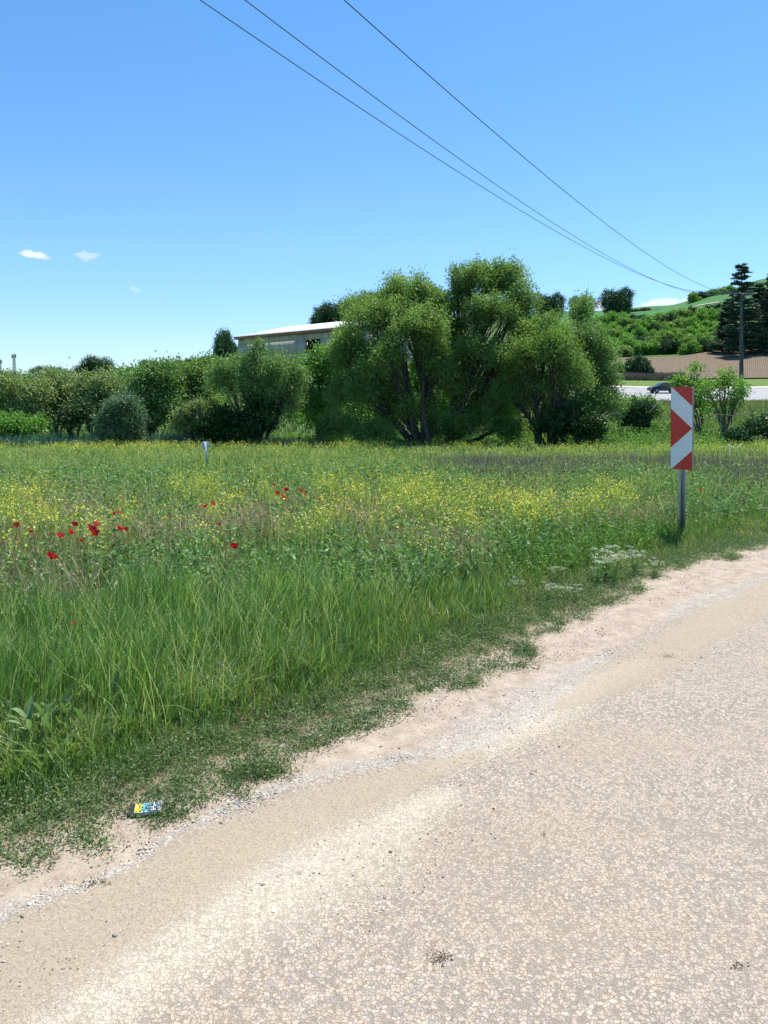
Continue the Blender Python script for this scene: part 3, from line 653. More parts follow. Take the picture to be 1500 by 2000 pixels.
G['roughg'] = leaf_mat('rough_grass', [(0, (.10, .15, .05)), (.5, (.19, .24, .09)), (1, (.36, .36, .20))], .3, .7)
v = Veg(); x, y, u = spots(40000, 38, 91, .8, 1100, 1800); n = len(x)
v.blade(at_ground(x, y), R.uniform(.25, .6, n), .0012 * y * R.uniform(.6, 1.3, n), np.abs(R.normal(.3, .2, n)), R.uniform(0, 6.3, n), R.uniform(0, 1, n))
x, y, u = spots(16000, 40, 95, .8, -260, 1200); n = len(x)
v.blade(at_ground(x, y), R.uniform(.3, .7, n), .0014 * y * R.uniform(.6, 1.3, n), np.abs(R.normal(.3, .2, n)), R.uniform(0, 6.3, n), R.uniform(0, .6, n))
v.build('bank_grass', G['roughg'], kind='stuff', label='rough pale grass on the bank between the bushes and the far road', cat='grass')
x, y, u = spots(9000, 133, 139, 1, 1190, 1330); v = Veg(); n = len(x)
v.blade(at_ground(x, y), R.uniform(.6, 1.6, n) * sstep(u, 1190, 1230), R.uniform(.08, .2, n), np.abs(R.normal(.15, .1, n)), R.uniform(0, 6.3, n), R.uniform(0, .6, n))
v.build('dead_reeds', G['stalk'], kind='stuff', label='strip of dark dead stalks along the foot of the ploughed field', cat='dry stalks')

# ------------------------------------------------------------------ trees
def tree(name, label, cat, base, y, clumps, mat, bark, L=.12, W=.04, per=60, dens=9.0, sig=.2, r0=.12, stems=None, seed=1, group=None,
         droop=0.0, twig=.012, outward=.6, limbs=True, sprout=0, shell=.45, depth=1.0):
    """base (u, v) is ignored for height: the trunk foot stands on the terrain at distance y.
    clumps: (u, v, ru, rv[, dy]) crown masses in photo pixels, turned into metres at distance y + dy"""
    g = np.random.default_rng(seed)
    bx = (base - 750) / F * y; bz = float(gz(bx, y)) - .05; o = np.array([bx, y, bz])
    root = link(name, None, label=label, cat=cat, group=group, loc=tuple(o))
    vt, vl = MB(), Veg()
    for ci, c in enumerate(clumps):
        u_, v_, ru, rv = c[:4]; dy = c[4] if len(c) > 4 else 0.0; yy = y + dy
        cc = pt(u_, v_, yy) - o; rad = np.array([ru, (ru + rv) / 2 * depth, rv]) * yy / F
        # limb
        s0 = np.array([g.normal(0, r0 * 1.6), g.normal(0, r0 * 1.6), 0.0]) if len(clumps) > 1 else np.zeros(3)
        end = cc + np.array([0, 0, rad[2] * .45]); low = np.array([cc[0] * .35 + g.normal(0, .1), cc[1] * .35, (cc[2]) * .55])
        if limbs:
            P_ = bez(s0, low, end, 9)[0]; P_[1:-1] += g.normal(0, .02 * np.linalg.norm(end), (7, 3)) * .6
            rr_ = np.linspace(r0, r0 * .18, 9) * (.7 + .5 * g.random())
            Vt, Qt = tubes(P_[None], rr_[None], 7); vt.add(Vt, Qt)
        # leaf clusters
        area = rad[0] * rad[2]; ns = max(6, int(dens * area / (sig * sig) * .37))
        dirs = rand_dir(ns, g); rr2 = g.random(ns) ** shell
        nl_ = 13; lr = g.uniform(.26, .72, nl_); lo_ = 1.1 - lr; pl_ = lr ** 2 / (lr ** 2).sum(); sub = rand_dir(nl_, g); sub[:, 2] = np.abs(sub[:, 2]) * .9 - .25; sub = norm(sub); pk = g.choice(nl_, ns, p=pl_); dirs[:, 2] = np.where(g.random(ns) < .6, np.abs(dirs[:, 2]), dirs[:, 2])
        lump = .82 + .36 * lattice_noise(dirs[:, 0] * 3 + ci * 9, dirs[:, 2] * 3 + dirs[:, 1] * 2, 1.0, seed + ci)
        cp = cc + sub[pk] * rad * lo_[pk][:, None] + dirs * rad * (lr[pk] * rr2 * lump)[:, None]; tn = g.random(nl_)
        cp[:, 2] = np.maximum(cp[:, 2], .15)
        if limbs:
            k_ = g.integers(3, 9, ns); st_ = P_[k_]; md = (st_ + cp) / 2 + np.array([0, 0, 1]) * (.12 * np.linalg.norm(cp - st_, axis=1))[:, None]
            pick = g.random(ns) < .55
            B = bez(st_[pick], md[pick], cp[pick], 5)
            ra = np.linspace(1, .3, 5)[None] * (twig * (.8 + 1.2 * g.random(pick.sum())))[:, None]
            Vt, Qt = tubes(B, ra, 4); vt.add(Vt, Qt)
        pn = g.poisson(per, ns); idx = np.repeat(np.arange(ns), pn); n = len(idx)
        off = g.normal(0, 1, (n, 3)) * np.array([sig, sig, sig * (1 + droop)]); off[:, 2] -= droop * np.abs(g.normal(0, sig, n))
        c0 = cp[idx] + off; c0[:, 2] = np.maximum(c0[:, 2], .05)
        d = dirs[idx] * outward + rand_dir(n, g) + np.array([0, 0, .25 - droop])
        tone = .45 * g.beta(1.6, 1.6, ns)[idx] + .28 * g.random(n) + .27 * tn[pk][idx] + .03
        V_, Q_, A_ = leaves(c0, d, 1.15 * L * g.uniform(.6, 1.3, n), 1.25 * W * g.uniform(.7, 1.3, n), tone, g); vl.add(V_, Q_, None, A_)
        for _ in range(sprout):     # long twigs that stick out of the crown
            dr = norm(np.array([g.normal(0, .5), g.normal(0, .4), 1.0])); a = cc + dr * rad * .8; ln = g.uniform(.3, .9) * rad[2] * .6
            b = a + norm(dr + g.normal(0, .25, 3)) * ln
            B = bez(a, (a + b) / 2 + g.normal(0, .05, 3), b, 5); Vt, Qt = tubes(B, np.linspace(1, .3, 5)[None] * twig * .8, 4); vt.add(Vt, Qt)
            m_ = 22; tt = g.random(m_); q_ = a + (b - a) * tt[:, None] + g.normal(0, sig * .25, (m_, 3))
            V_, Q_, A_ = leaves(q_, rand_dir(m_, g) + dr, L, W, .3 + .5 * g.random(m_), g); vl.add(V_, Q_, None, A_)
    for (du, hgt, rr_) in (stems or []):   # extra bare stems that show below the crown
        e = np.array([du * y / F, g.normal(0, .3), hgt]); B = bez(np.array([g.normal(0, r0), g.normal(0, r0), 0]), np.array([e[0] * .4, e[1], hgt * .5]), e, 8)
        Vt, Qt = tubes(B, np.linspace(rr_, rr_ * .3, 8)[None], 6); vt.add(Vt, Qt)
    if vt.n: vt.build('trunk', bark, root, smooth=True)
    vl.build('crown', mat, root)
    return root

L_wil = leaf_mat('willow_leaf', [(0, (0.060, 0.115, 0.029)), (.35, (0.138, 0.236, 0.063)), (.7, (0.240, 0.374, 0.115)), (1, (0.408, 0.517, 0.207))], .38, .5, spec=.2)
L_wil2 = leaf_mat('willow_leaf_cool', [(0, (0.046, 0.099, 0.028)), (.35, (0.109, 0.209, 0.066)), (.7, (0.218, 0.352, 0.132)), (1, (0.391, 0.517, 0.242))], .34, .5, spec=.25)
L_pale = leaf_mat('pale_leaf', [(0, (0.069, 0.120, 0.042)), (.4, (0.175, 0.252, 0.096)), (.75, (0.312, 0.396, 0.180)), (1, (0.575, 0.600, 0.360))], .32, .55, spec=.2)
L_mid = leaf_mat('mid_green_leaf', [(0, (0.061, 0.160, 0.027)), (.45, (0.132, 0.290, 0.056)), (1, (0.284, 0.506, 0.112))], .33, .5)
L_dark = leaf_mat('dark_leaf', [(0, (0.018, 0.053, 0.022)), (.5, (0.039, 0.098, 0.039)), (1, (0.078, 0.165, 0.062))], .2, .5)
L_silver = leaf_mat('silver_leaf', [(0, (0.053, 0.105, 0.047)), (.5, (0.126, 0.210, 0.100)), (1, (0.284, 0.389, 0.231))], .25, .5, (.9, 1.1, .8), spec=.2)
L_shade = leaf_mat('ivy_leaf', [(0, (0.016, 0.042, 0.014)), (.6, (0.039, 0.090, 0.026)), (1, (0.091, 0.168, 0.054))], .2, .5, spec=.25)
L_young = leaf_mat('young_leaf', [(0, (0.072, 0.180, 0.036)), (.5, (0.156, 0.312, 0.060)), (1, (0.312, 0.504, 0.120))], .4, .5)
L_con = leaf_mat('cedar_needle', [(0, (0.023, 0.055, 0.036)), (.5, (0.052, 0.104, 0.065)), (1, (0.111, 0.182, 0.117))], .12, .6)

WIL = dict(L=.105, W=.036, per=100, sig=.165, dens=6.6, r0=.13, droop=.25, twig=.018, sprout=3)
tree('willow_tree', 'big rounded willow with several dark stems, left one of the two tallest', 'tree', 822, 33,
     [(800, 585, 62, 50, 1), (740, 625, 58, 46), (700, 610, 44, 34, 2), (820, 650, 60, 52, -1), (690, 690, 56, 56), (760, 715, 60, 60, -1.2), (850, 610, 34, 46, 1), (700, 770, 60, 56, -.5), (780, 800, 60, 50, .5), (845, 720, 40, 56), (660, 835, 44, 30, -.6), (730, 848, 50, 24, -.8), (860, 840, 36, 28, .3)],
     L_wil, bark_dark, seed=3, stems=[(-60, 3.2, .12), (-30, 4, .14), (10, 4.2, .13), (25, 3.5, .1), (-95, 2.6, .09)], **WIL)
tree('willow_tree', 'tallest willow, with a high pale crown and sky showing between its limbs', 'tree', 880, 34,
     [(925, 550, 44, 42, .5), (985, 555, 50, 42, 1), (1015, 600, 40, 46, 0), (900, 600, 32, 50, 1), (955, 620, 50, 46, -.8), (1020, 660, 46, 44), (930, 700, 46, 50, -1), (985, 720, 50, 50, 1), (900, 760, 44, 46), (960, 800, 46, 44), (915, 838, 44, 30, -.8), (990, 842, 44, 26, -.6), (885, 655, 30, 34, .6), (955, 552, 36, 38, .8)],
     L_wil, bark_dark, seed=5, stems=[(20, 4, .14), (50, 4.2, .14), (75, 3.6, .10), (95, 3.0, .09)], **{**WIL, 'dens': 5.2})
tree('willow_tree', 'lower broad willow with forked dark trunk, to the right of the tallest', 'tree', 1068, 32,
     [(1060, 650, 52, 40, .5), (1010, 700, 48, 44), (1085, 690, 50, 46, -.8), (1040, 760, 50, 44, .4), (1110, 745, 44, 46), (990, 775, 40, 42, 1), (1090, 812, 50, 38, .8)],
     L_wil, bark_dark, seed=8, stems=[(-60, 2.6, .1), (30, 3.4, .12), (60, 2.8, .1)], **{**WIL, 'dens': 5.6})
tree('willow_tree', 'thin pointed willow at the right end of the row, leaning toward the road', 'tree', 1130, 34,
     [(1135, 615, 24, 40, 1), (1140, 665, 38, 36), (1165, 700, 38, 42, .5), (1180, 745, 34, 40), (1165, 790, 44, 34, -.6), (1200, 790, 26, 26)],
     L_wil2, bark_dark, seed=9, stems=[(40, 2.4, .06), (80, 1.7, .05)], **{**WIL, 'dens': 5.2, 'r0': .08})
tree('willow_tree', 'grey green many stemmed tree whose bare branches show, left of the big willows', 'tree', 500, 31.5,
     [(465, 722, 44, 30, .3), (530, 722, 48, 36), (575, 738, 36, 40, .5), (430, 745, 40, 40, .8), (500, 760, 50, 40, .2), (560, 785, 40, 40, .5), (500, 690, 16, 24)],
     L_wil2, bark_grey, seed=14, stems=[(-70, 3.2, .06), (-40, 3.8, .07), (-15, 4.0, .08), (25, 4.0, .08), (50, 3.6, .08), (85, 3.0, .07), (-100, 2.5, .05)], **{**WIL, 'dens': 3.4, 'r0': .09, 'sprout': 6})
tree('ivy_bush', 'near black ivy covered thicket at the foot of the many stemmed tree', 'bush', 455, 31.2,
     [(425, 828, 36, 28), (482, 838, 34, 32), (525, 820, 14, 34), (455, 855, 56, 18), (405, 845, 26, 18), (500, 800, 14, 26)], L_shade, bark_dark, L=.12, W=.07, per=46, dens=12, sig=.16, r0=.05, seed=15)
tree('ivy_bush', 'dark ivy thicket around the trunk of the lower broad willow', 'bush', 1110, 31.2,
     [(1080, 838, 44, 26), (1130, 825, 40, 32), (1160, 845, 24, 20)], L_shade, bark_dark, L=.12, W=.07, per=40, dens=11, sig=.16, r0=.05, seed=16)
tree('broadleaf_tree', 'bright green tree filling the gap between the many stemmed tree and the big willow', 'tree', 630, 37,
     [(620, 740, 44, 44), (650, 700, 36, 36), (600, 790, 40, 36), (640, 800, 44, 36), (590, 730, 28, 36)],
     L_mid, bark_dark, L=.15, W=.07, per=40, dens=9, sig=.22, r0=.10, seed=18, stems=[(-20, 2.6, .07), (10, 2.8, .07), (35, 2.6, .06)])
tree('silver_bush', 'rounded silvery green bush standing in front of the left tree line', 'bush', 232, 31.6,
     [(238, 803, 30, 32), (215, 828, 30, 28), (255, 832, 26, 28), (235, 852, 42, 24)], L_silver, bark_grey, L=.11, W=.035, per=55, dens=13, sig=.15, r0=.05, seed=19, sprout=2)
tree('bush', 'small pale green shrub left of the dark ivy thicket', 'bush', 372, 32.5,
     [(370, 815, 26, 20), (385, 800, 20, 16), (360, 835, 24, 20)], L_pale, bark_grey, L=.11, W=.04, per=40, dens=10, sig=.14, r0=.03, seed=20)
for i, (bu, yy, cl, mt, lb, sd) in enumerate([
    (30, 36, [(20, 765, 40, 34), (60, 775, 36, 36), (5, 800, 44, 36), (45, 815, 44, 36), (-40, 780, 44, 44), (-60, 820, 40, 30)], L_pale, 'pale blossoming tree at the left edge of the picture', 31),
    (110, 38, [(95, 755, 38, 30), (130, 765, 34, 34), (100, 790, 42, 34), (75, 810, 30, 30), (130, 810, 28, 28)], L_pale, 'pale feathery tree with a dark hollow below, second from the left edge', 32),
    (180, 37, [(170, 760, 36, 30), (205, 765, 34, 34), (165, 800, 38, 34), (205, 800, 34, 34)], L_pale, 'pale tree just behind the silvery bush', 33),
    (290, 35, [(285, 745, 34, 32), (320, 740, 32, 32), (275, 785, 38, 36), (320, 785, 40, 36), (300, 825, 44, 32)], L_wil2, 'bright green bristly tree right of the silvery bush', 34),
    (365, 36.5, [(350, 740, 32, 30), (395, 735, 36, 34), (380, 775, 40, 34), (345, 790, 30, 34), (405, 800, 34, 30)], L_wil, 'yellow green tree between the bristly tree and the many stemmed tree', 35),
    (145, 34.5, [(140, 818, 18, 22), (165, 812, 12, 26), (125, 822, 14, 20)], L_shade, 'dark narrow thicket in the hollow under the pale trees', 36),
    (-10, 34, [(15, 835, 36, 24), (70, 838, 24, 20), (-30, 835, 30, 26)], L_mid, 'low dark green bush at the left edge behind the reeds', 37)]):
    tree('broadleaf_tree' if sd < 36 else 'bush', lb, 'tree' if sd < 36 else 'bush', bu, yy, cl, mt, bark_grey if mt is L_pale else bark_dark, L=.13, W=.05 if mt is L_pale else .06, per=44, dens=10, sig=.2, r0=.07, seed=sd, sprout=5 if sd < 36 else 0, stems=[(-20, 2.2, .06), (15, 2.4, .06)] if sd < 36 else None)
for i, (bu, yy, cl, mt, lb, sd) in enumerate([
    (-60, 46, [(-60, 770, 60, 44), (-20, 765, 44, 40), (0, 800, 60, 40)], L_pale, 'tree of the rear row at the far left edge', 61),
    (70, 45, [(60, 770, 50, 40), (110, 765, 44, 36), (80, 800, 60, 36)], L_wil2, 'tree of the rear row behind the two leftmost pale trees', 62),
    (190, 45, [(165, 765, 44, 36), (215, 765, 44, 38), (190, 800, 60, 36)], L_pale, 'tree of the rear row behind the silvery bush', 63),
    (300, 44, [(270, 755, 44, 38), (320, 750, 44, 36), (300, 795, 60, 40)], L_mid, 'tree of the rear row behind the bristly tree', 64),
    (410, 44, [(380, 750, 44, 36), (430, 740, 40, 36), (410, 790, 60, 44)], L_mid, 'tree of the rear row left of the many stemmed tree', 65),
    (530, 44, [(500, 745, 40, 36), (550, 750, 44, 40), (530, 800, 60, 44)], L_wil2, 'tree of the rear row behind the many stemmed tree', 66)]):
    tree('broadleaf_tree', lb, 'tree', bu, yy, cl, mt, bark_dark, L=.17, W=.075, per=34, dens=8, sig=.25, r0=.08, seed=sd, sprout=2)
# thin stems and shade plants deep in the wood
tree('broadleaf_tree', 'shadowed green tree seen through the gap between the two tallest willows', 'tree', 870, 42,
     [(860, 690, 50, 44), (830, 750, 60, 50), (900, 770, 50, 46), (790, 780, 50, 40), (860, 810, 70, 34)], L_mid, bark_dark, L=.17, W=.08, per=34, dens=7, sig=.26, r0=.09, seed=41, stems=[(-40, 3, .06), (0, 3, .06), (60, 3, .06)])
tree('broadleaf_tree', 'shadowed green tree behind the lower broad willow', 'tree', 1030, 42,
     [(1010, 760, 50, 40), (1060, 790, 50, 36), (980, 810, 50, 30), (1110, 800, 40, 30)], L_mid, bark_dark, L=.17, W=.08, per=34, dens=7, sig=.26, r0=.08, seed=42, stems=[(-30, 2.4, .05), (30, 2.4, .05)])
tree('broadleaf_tree', 'shadowed green tree behind the bright green one, left of the big willow', 'tree', 700, 43,
     [(690, 780, 60, 44), (640, 820, 60, 30), (740, 820, 60, 30)], L_mid, bark_dark, L=.17, W=.08, per=34, dens=7, sig=.26, r0=.08, seed=43, stems=[(-40, 2.4, .05), (-70, 2.4, .05), (30, 2.4, .05)])
# right side near bushes and saplings
tree('bush', 'small dark round bush left of the red and white sign', 'bush', 1240, 39,
     [(1240, 812, 24, 20), (1236, 828, 26, 16), (1255, 800, 20, 12)], L_dark, bark_dark, L=.13, W=.07, per=44, dens=12, sig=.15, r0=.04, seed=51)
tree('bush', 'yellow green bush overhanging the dark round bush by the sign', 'bush', 1250, 40.5,
     [(1248, 795, 36, 16), (1275, 805, 20, 14), (1215, 805, 22, 14)], L_wil, bark_dark, L=.13, W=.06, per=40, dens=10, sig=.15, r0=.04, seed=52)
tree('sapling', 'young tree with airy bright leaves right of the sign, the taller of two', 'tree', 1414, 38,
     [(1400, 755, 22, 18), (1425, 750, 24, 18), (1440, 775, 28, 14), (1390, 780, 24, 14), (1415, 735, 16, 14), (1425, 795, 26, 12), (1452, 762, 22, 16), (1378, 762, 22, 14), (1400, 808, 22, 12)], L_young, bark_grey, L=.14, W=.055, per=15, dens=6, sig=.16, r0=.05, twig=.012, seed=53, droop=.0)
tree('sapling', 'thin young tree with pale green leaves directly behind the sign', 'tree', 1365, 40,
     [(1350, 748, 28, 14), (1372, 765, 20, 22), (1330, 745, 20, 8), (1358, 725, 14, 16), (1378, 795, 16, 14), (1345, 775, 26, 16), (1320, 752, 20, 10)], L_young, bark_grey, L=.14, W=.06, per=16, dens=6, sig=.15, r0=.04, twig=.011, seed=54)
tree('bush', 'long dark bush added in place of a cast shadow at the right edge below the far road', 'bush', 1500, 33,
     [(1490, 838, 40, 14), (1550, 830, 50, 26), (1440, 855, 24, 10)], L_dark, bark_dark, L=.12, W=.07, per=44, dens=13, sig=.15, r0=.04, seed=55)  # added bush: its dark leaf colour stands in for a cast shadow
v = None

# --- far trees: a few kinds, then copies
def proto(name, W_, H_, clumps, mat, bark, seed, L, per=30, sig=.5, dens=7, r0=.3, trunk_h=.2):
    """a tree about W_ x H_ metres at the origin; clumps in fractions of its size"""
    g = np.random.default_rng(seed); root = link(name, None); vt, vl = MB(), Veg()
    for (fx, fz, rx, rz) in clumps:
        cc = np.array([fx * W_, g.normal(0, .12 * W_), fz * H_]); rad = np.array([rx * W_, rx * W_, rz * H_])
        P_ = bez((0, 0, 0), (cc[0] * .2, cc[1] * .2, cc[2] * .6), cc, 6); Vt, Qt = tubes(P_, np.linspace(r0, r0 * .2, 6)[None], 6); vt.add(Vt, Qt)
        ns = int(dens * rad[0] * rad[2] / sig ** 2 * .6) + 5; dirs = rand_dir(ns, g); r2 = g.random(ns) ** .4
        cp = cc + dirs * rad * r2[:, None] * g.uniform(.85, 1.12, ns)[:, None]; cp[:, 2] = np.maximum(cp[:, 2], .1)
        idx = np.repeat(np.arange(ns), per); n = len(idx)
        c0 = cp[idx] + g.normal(0, sig, (n, 3)) * [1, 1, .8]; c0[:, 2] = np.maximum(c0[:, 2], .05)
        V_, Q_, A_ = leaves(c0, dirs[idx] * .5 + rand_dir(n, g), L * g.uniform(.6, 1.3, n), L * .5, .75 * g.beta(1.2, 1.2, ns)[idx] + .25 * g.random(n), g); vl.add(V_, Q_, None, A_)
    vt.build('trunk', bark, root); vl.build('crown', mat, root)
    return root
ROUND = [(0, .62, .40, .34), (-.25, .5, .26, .26), (.26, .5, .26, .28), (.05, .8, .26, .18), (-.12, .35, .25, .18), (.2, .35, .22, .16)]
BUSH = [(0, .45, .42, .46), (-.3, .35, .26, .34), (.3, .38, .26, .36), (.1, .7, .22, .26)]
WIDE = [(-.3, .5, .26, .4), (0, .6, .3, .4), (.3, .5, .26, .42), (.12, .3, .4, .3), (-.2, .3, .36, .3)]
used = {}
def place(kind, u, v, y, wpx, hpx, label, cat, group=None, name=None, rz=None):
    """foot at photo (u, v) at distance y; size in photo pixels"""
    maker, W0, H0, pname = KINDS_[kind]
    x = (u - 750) / F * y; z = EYE + (HZ - v) / F * y; zg = float(gz(x, y)); z = min(z, zg) if abs(z - zg) > .4 else zg
    top = EYE + (HZ - (v - hpx)) / F * y; s = (wpx * y / F / W0, wpx * y / F / W0, (top - z) / H0)
    rz = R.uniform(0, 6.3) if rz is None else rz
    if kind not in used:
        o = used[kind] = maker(); o.location = (x, y, z - .1); o.rotation_euler = (0, 0, rz); o.scale = s
        tag(o, label, cat, group); return o
    return copy_thing(used[kind], (x, y, z - .1), rz, s, label, group)
def P_(name, W0, H0, cl, mat, seed, L, sig, per=26, dens=7): return lambda: proto(name, W0, H0, cl, mat, bark_dark, seed, L, per, sig, dens)
KINDS_ = {
 'dark': (P_('dark_tree', 10, 10, ROUND, L_dark, 201, .42, .5, 34), 10, 10, ''),
 'mid': (P_('hill_bush', 7, 5, BUSH, L_mid, 202, .5, .3, 18, 4), 7, 5, ''),
 'mid2': (P_('hill_bush', 7, 5, WIDE, L_wil, 203, .5, .3, 18, 4), 7, 5, ''),
 'young': (P_('hill_bush', 6, 4, WIDE, L_young, 204, .5, .3, 18, 4), 6, 4, ''),
 'shade': (P_('hill_bush', 6, 5, BUSH, L_dark, 205, .45, .3, 22, 5), 6, 5, ''),
}
place('dark', 440, 690, 190, 46, 46, 'dark round tree on the skyline at the left end of the white roofed building', 'tree', name='t')
place('dark', 185, 735, 150, 66, 40, 'dark green dome shaped tree rising above the pale trees on the left', 'tree')
place('dark', 635, 640, 215, 62, 48, 'dark tree behind the white roof, left of the big willow', 'tree')
place('dark', 672, 640, 210, 50, 54, 'dark tree half hidden between the white roof and the big willow', 'tree')
place('dark', 740, 610, 230, 70, 40, 'dark tree top just showing above the shoulder of the big willow', 'tree')
place('dark', 1076, 612, 300, 56, 40, 'dark spreading tree on the ridge right of the tallest willow', 'tree')
place('dark', 1134, 612, 320, 46, 34, 'small dark tree on the ridge behind the thin pointed willow', 'tree')
place('dark', 1208, 616, 330, 60, 54, 'lone dark round tree standing on the skyline above the green field', 'tree')
place('dark', 90, 745, 170, 60, 30, 'low dark tree top behind the pale feathery tree on the left', 'tree')
place('dark', 5, 745, 170, 60, 22, 'dark tree at the left edge below the lattice masts', 'tree')
place('dark', 290, 720, 230, 34, 18, 'small dark shrub on the skyline left of the hedge on the hill', 'bush')
place('shade', 1246, 745, 140, 58, 52, 'dark conical bush at the left end of the ploughed field', 'bush')
ORD = ['first', 'second', 'third', 'fourth', 'fifth', 'sixth', 'seventh', 'eighth', 'ninth', 'tenth', 'eleventh', 'twelfth', 'thirteenth', 'fourteenth', 'fifteenth', 'sixteenth', 'seventeenth', 'eighteenth']
hedge = 'dark green bushes of the sloping hedge left of the building'
for i, (u_, v_) in enumerate([(300, 722), (325, 718), (350, 714), (375, 710), (400, 706), (425, 702), (450, 700), (340, 722), (385, 716), (415, 712)]):
    place('shade', u_, v_ + 3, 200 + (i % 3) * 8, 34, 16, 'dark hedge bush left of the white roofed building, ' + ORD[[0, 1, 3, 5, 6, 8, 9, 2, 4, 7][i]] + ' from the left', 'bush', hedge)
# ridge shrubs
for i, (u_, w_, h_) in enumerate([(1238, 26, 9), (1258, 30, 12), (1280, 24, 8)]):
    place('shade', u_, 612, 390, w_, h_, ['low shrub touching the right side of the lone skyline tree', 'middle shrub of the low clump right of the lone skyline tree', 'last shrub of the low clump right of the lone skyline tree'][i], 'bush')
for i, (u_, v_, w_, h_, k_) in enumerate([(1355, 594, 30, 24, 'mid2'), (1372, 590, 26, 22, 'shade'), (1390, 586, 30, 22, 'mid'), (1408, 582, 28, 20, 'mid2'), (1425, 578, 30, 22, 'mid')]):
    place(k_, u_, v_, 400, w_, h_, ['first and roundest shrub at the left end of the hilltop thicket', 'dark second shrub of the hilltop thicket', 'middle green shrub of the hilltop thicket', 'fourth shrub of the hilltop thicket, pale green', 'last shrub of the hilltop thicket, beside the tall cedar'][i], 'bush')
# hillside scrub
g2 = np.random.default_rng(77); rows = []
ROWN = {300: 'top row under the green field', 280: 'second row under the green field', 262: 'third row under the green field', 240: 'fourth row down the slope', 222: 'fifth row down the slope', 206: 'row touching the ploughed field', 200: 'row above the ploughed field', 150: 'short row beside the ploughed field'}; rown_ = {}
for vrow, y_, step, u0, u1 in ((640, 300, 19, 1170, 1420), (655, 280, 21, 1160, 1430), (670, 262, 22, 1165, 1440), (688, 240, 25, 1165, 1450), (706, 222, 25, 1165, 1470), (712, 206, 24, 1225, 1345), (724, 200, 28, 1165, 1240), (745, 150, 30, 1165, 1215)):
    u_ = u0 + g2.uniform(0, 10)
    while u_ < u1: rows.append((u_, vrow + g2.normal(0, 4) - max(0, (u_ - 1300)) * .06, y_)); u_ += step * g2.uniform(.8, 1.2)
for (u_, v_, y_) in rows:
    k_ = g2.choice(['mid', 'mid2', 'young', 'shade', 'mid'], p=[.28, .2, .2, .14, .18])
    rown_[y_] = rown_.get(y_, -1) + 1
    lab = {'mid': 'mid green', 'mid2': 'yellow green', 'young': 'light green', 'shade': 'dark'}[k_] + ' scrub bush, ' + ORD[rown_[y_]] + ' from the left in the ' + ROWN[y_]
    lab_old = {'mid': 'mid green bush in the scrub on the slope above the ploughed field', 'mid2': 'yellow green bush in the scrub on the slope above the ploughed field',
           'young': 'light green low bush in the scrub on the slope above the ploughed field', 'shade': 'dark bush in the scrub on the slope above the ploughed field'}[k_]
    x_ = (u_ - 750) / F * y_; place(k_, u_, HZ - (gz(x_, y_) - EYE) / y_ * F, y_, g2.uniform(30, 46), g2.uniform(20, 34), lab, 'bush', 'scrub bushes on the hillside')
for i, u_ in enumerate((1350, 1375, 1400, 1428, 1462, 1490, 1520, 1550)):
    y_ = 200; x_ = (u_ - 750) / F * y_
    place('young' if u_ > 1440 else ('shade' if i % 2 else 'mid'), u_, HZ - (gz(x_, y_) - EYE) / y_ * F + 3, y_, 40, 30 + 4 * (u_ > 1440), ['dark', 'light'][u_ > 1440] + ' bush, ' + ORD[i] + ' from the left in the hedge topping the ploughed field', 'bush', 'bushes along the top of the ploughed field')
for (u_, v_, w_, h_) in ((1215, 685, 30, 34), (1240, 660, 30, 26)):
    place('shade', u_, v_, 245, w_, h_, 'very dark upright bush on the slope, %s' % ('lower of the pair' if u_ < 1230 else 'upper of the pair'), 'bush')

# --- cedars
def cedar(u_, y_, vtop, vbase, half, label, seed, name='cedar_tree'):
    g = np.random.default_rng(seed); x = (u_ - 750) / F * y_; z0 = EYE + (HZ - vbase) / F * y_; zt = EYE + (HZ - vtop) / F * y_; H_ = zt - z0; W_ = half * y_ / F
    root = link(name, None, label=label, cat='tree', loc=(x, y_, z0)); vt, vl = MB(), Veg()
    Vt, Qt = tubes(np.array([[[0, 0, 0], [0, 0, H_ * .5], [0, 0, H_]]]), np.array([[.35, .2, .04]]), 7); vt.add(Vt, Qt)
    nb = 190
    for i in range(nb):
        t = (i / nb) ** .85; lv = (np.floor(t * 15) + .5) / 15 if t > .3 else t; t = min(.99, lv + g.normal(0, .017)); z = H_ * (.06 + .93 * t); L_ = W_ * (1.05 - t) ** .75 * g.uniform(.6, 1.3) + .3; a = g.uniform(0, 6.28)
        e = np.array([math.cos(a) * L_, math.sin(a) * L_, L_ * g.uniform(-.06, .26)]); s0 = np.array([0, 0, z]); end = s0 + e
        B = bez(s0, s0 + e * .5 + [0, 0, L_ * .06], end, 6); Vt, Qt = tubes(B, np.linspace(.08, .015, 6)[None], 4); vt.add(Vt, Qt)
        m = int(80 * L_ / 2 + 40); tt = g.random(m) ** .7; c = B[0][np.minimum((tt * 5).astype(int), 4)] + (e * ((tt * 5) % 1 / 5)[:, None])
        c = c + g.normal(0, 1, (m, 3)) * np.array([.26, .26, .06]) * (.5 + L_ * .16)
        d = norm(e)[None] + g.normal(0, .55, (m, 3)) * [1, 1, .35]
        V_, Q_, A_ = leaves(c, d, g.uniform(.35, .75, m), .2, g.random(m), g); vl.add(V_, Q_, None, A_)
    vt.build('trunk', bark_dark, root); vl.build('crown', L_con, root); return root
cedar(1449, 180, 514, 700, 40, 'tall dark cedar with tiered branches behind the concrete pole', 301)
cedar(1483, 186, 552, 700, 30, 'dark cedar right of the tall one, half way to the picture edge', 302)
cedar(1512, 180, 530, 700, 34, 'dark cedar cut by the right edge of the picture', 303)
cedar(1422, 190, 588, 696, 26, 'short dark conifer at the left foot of the tall cedar', 304)

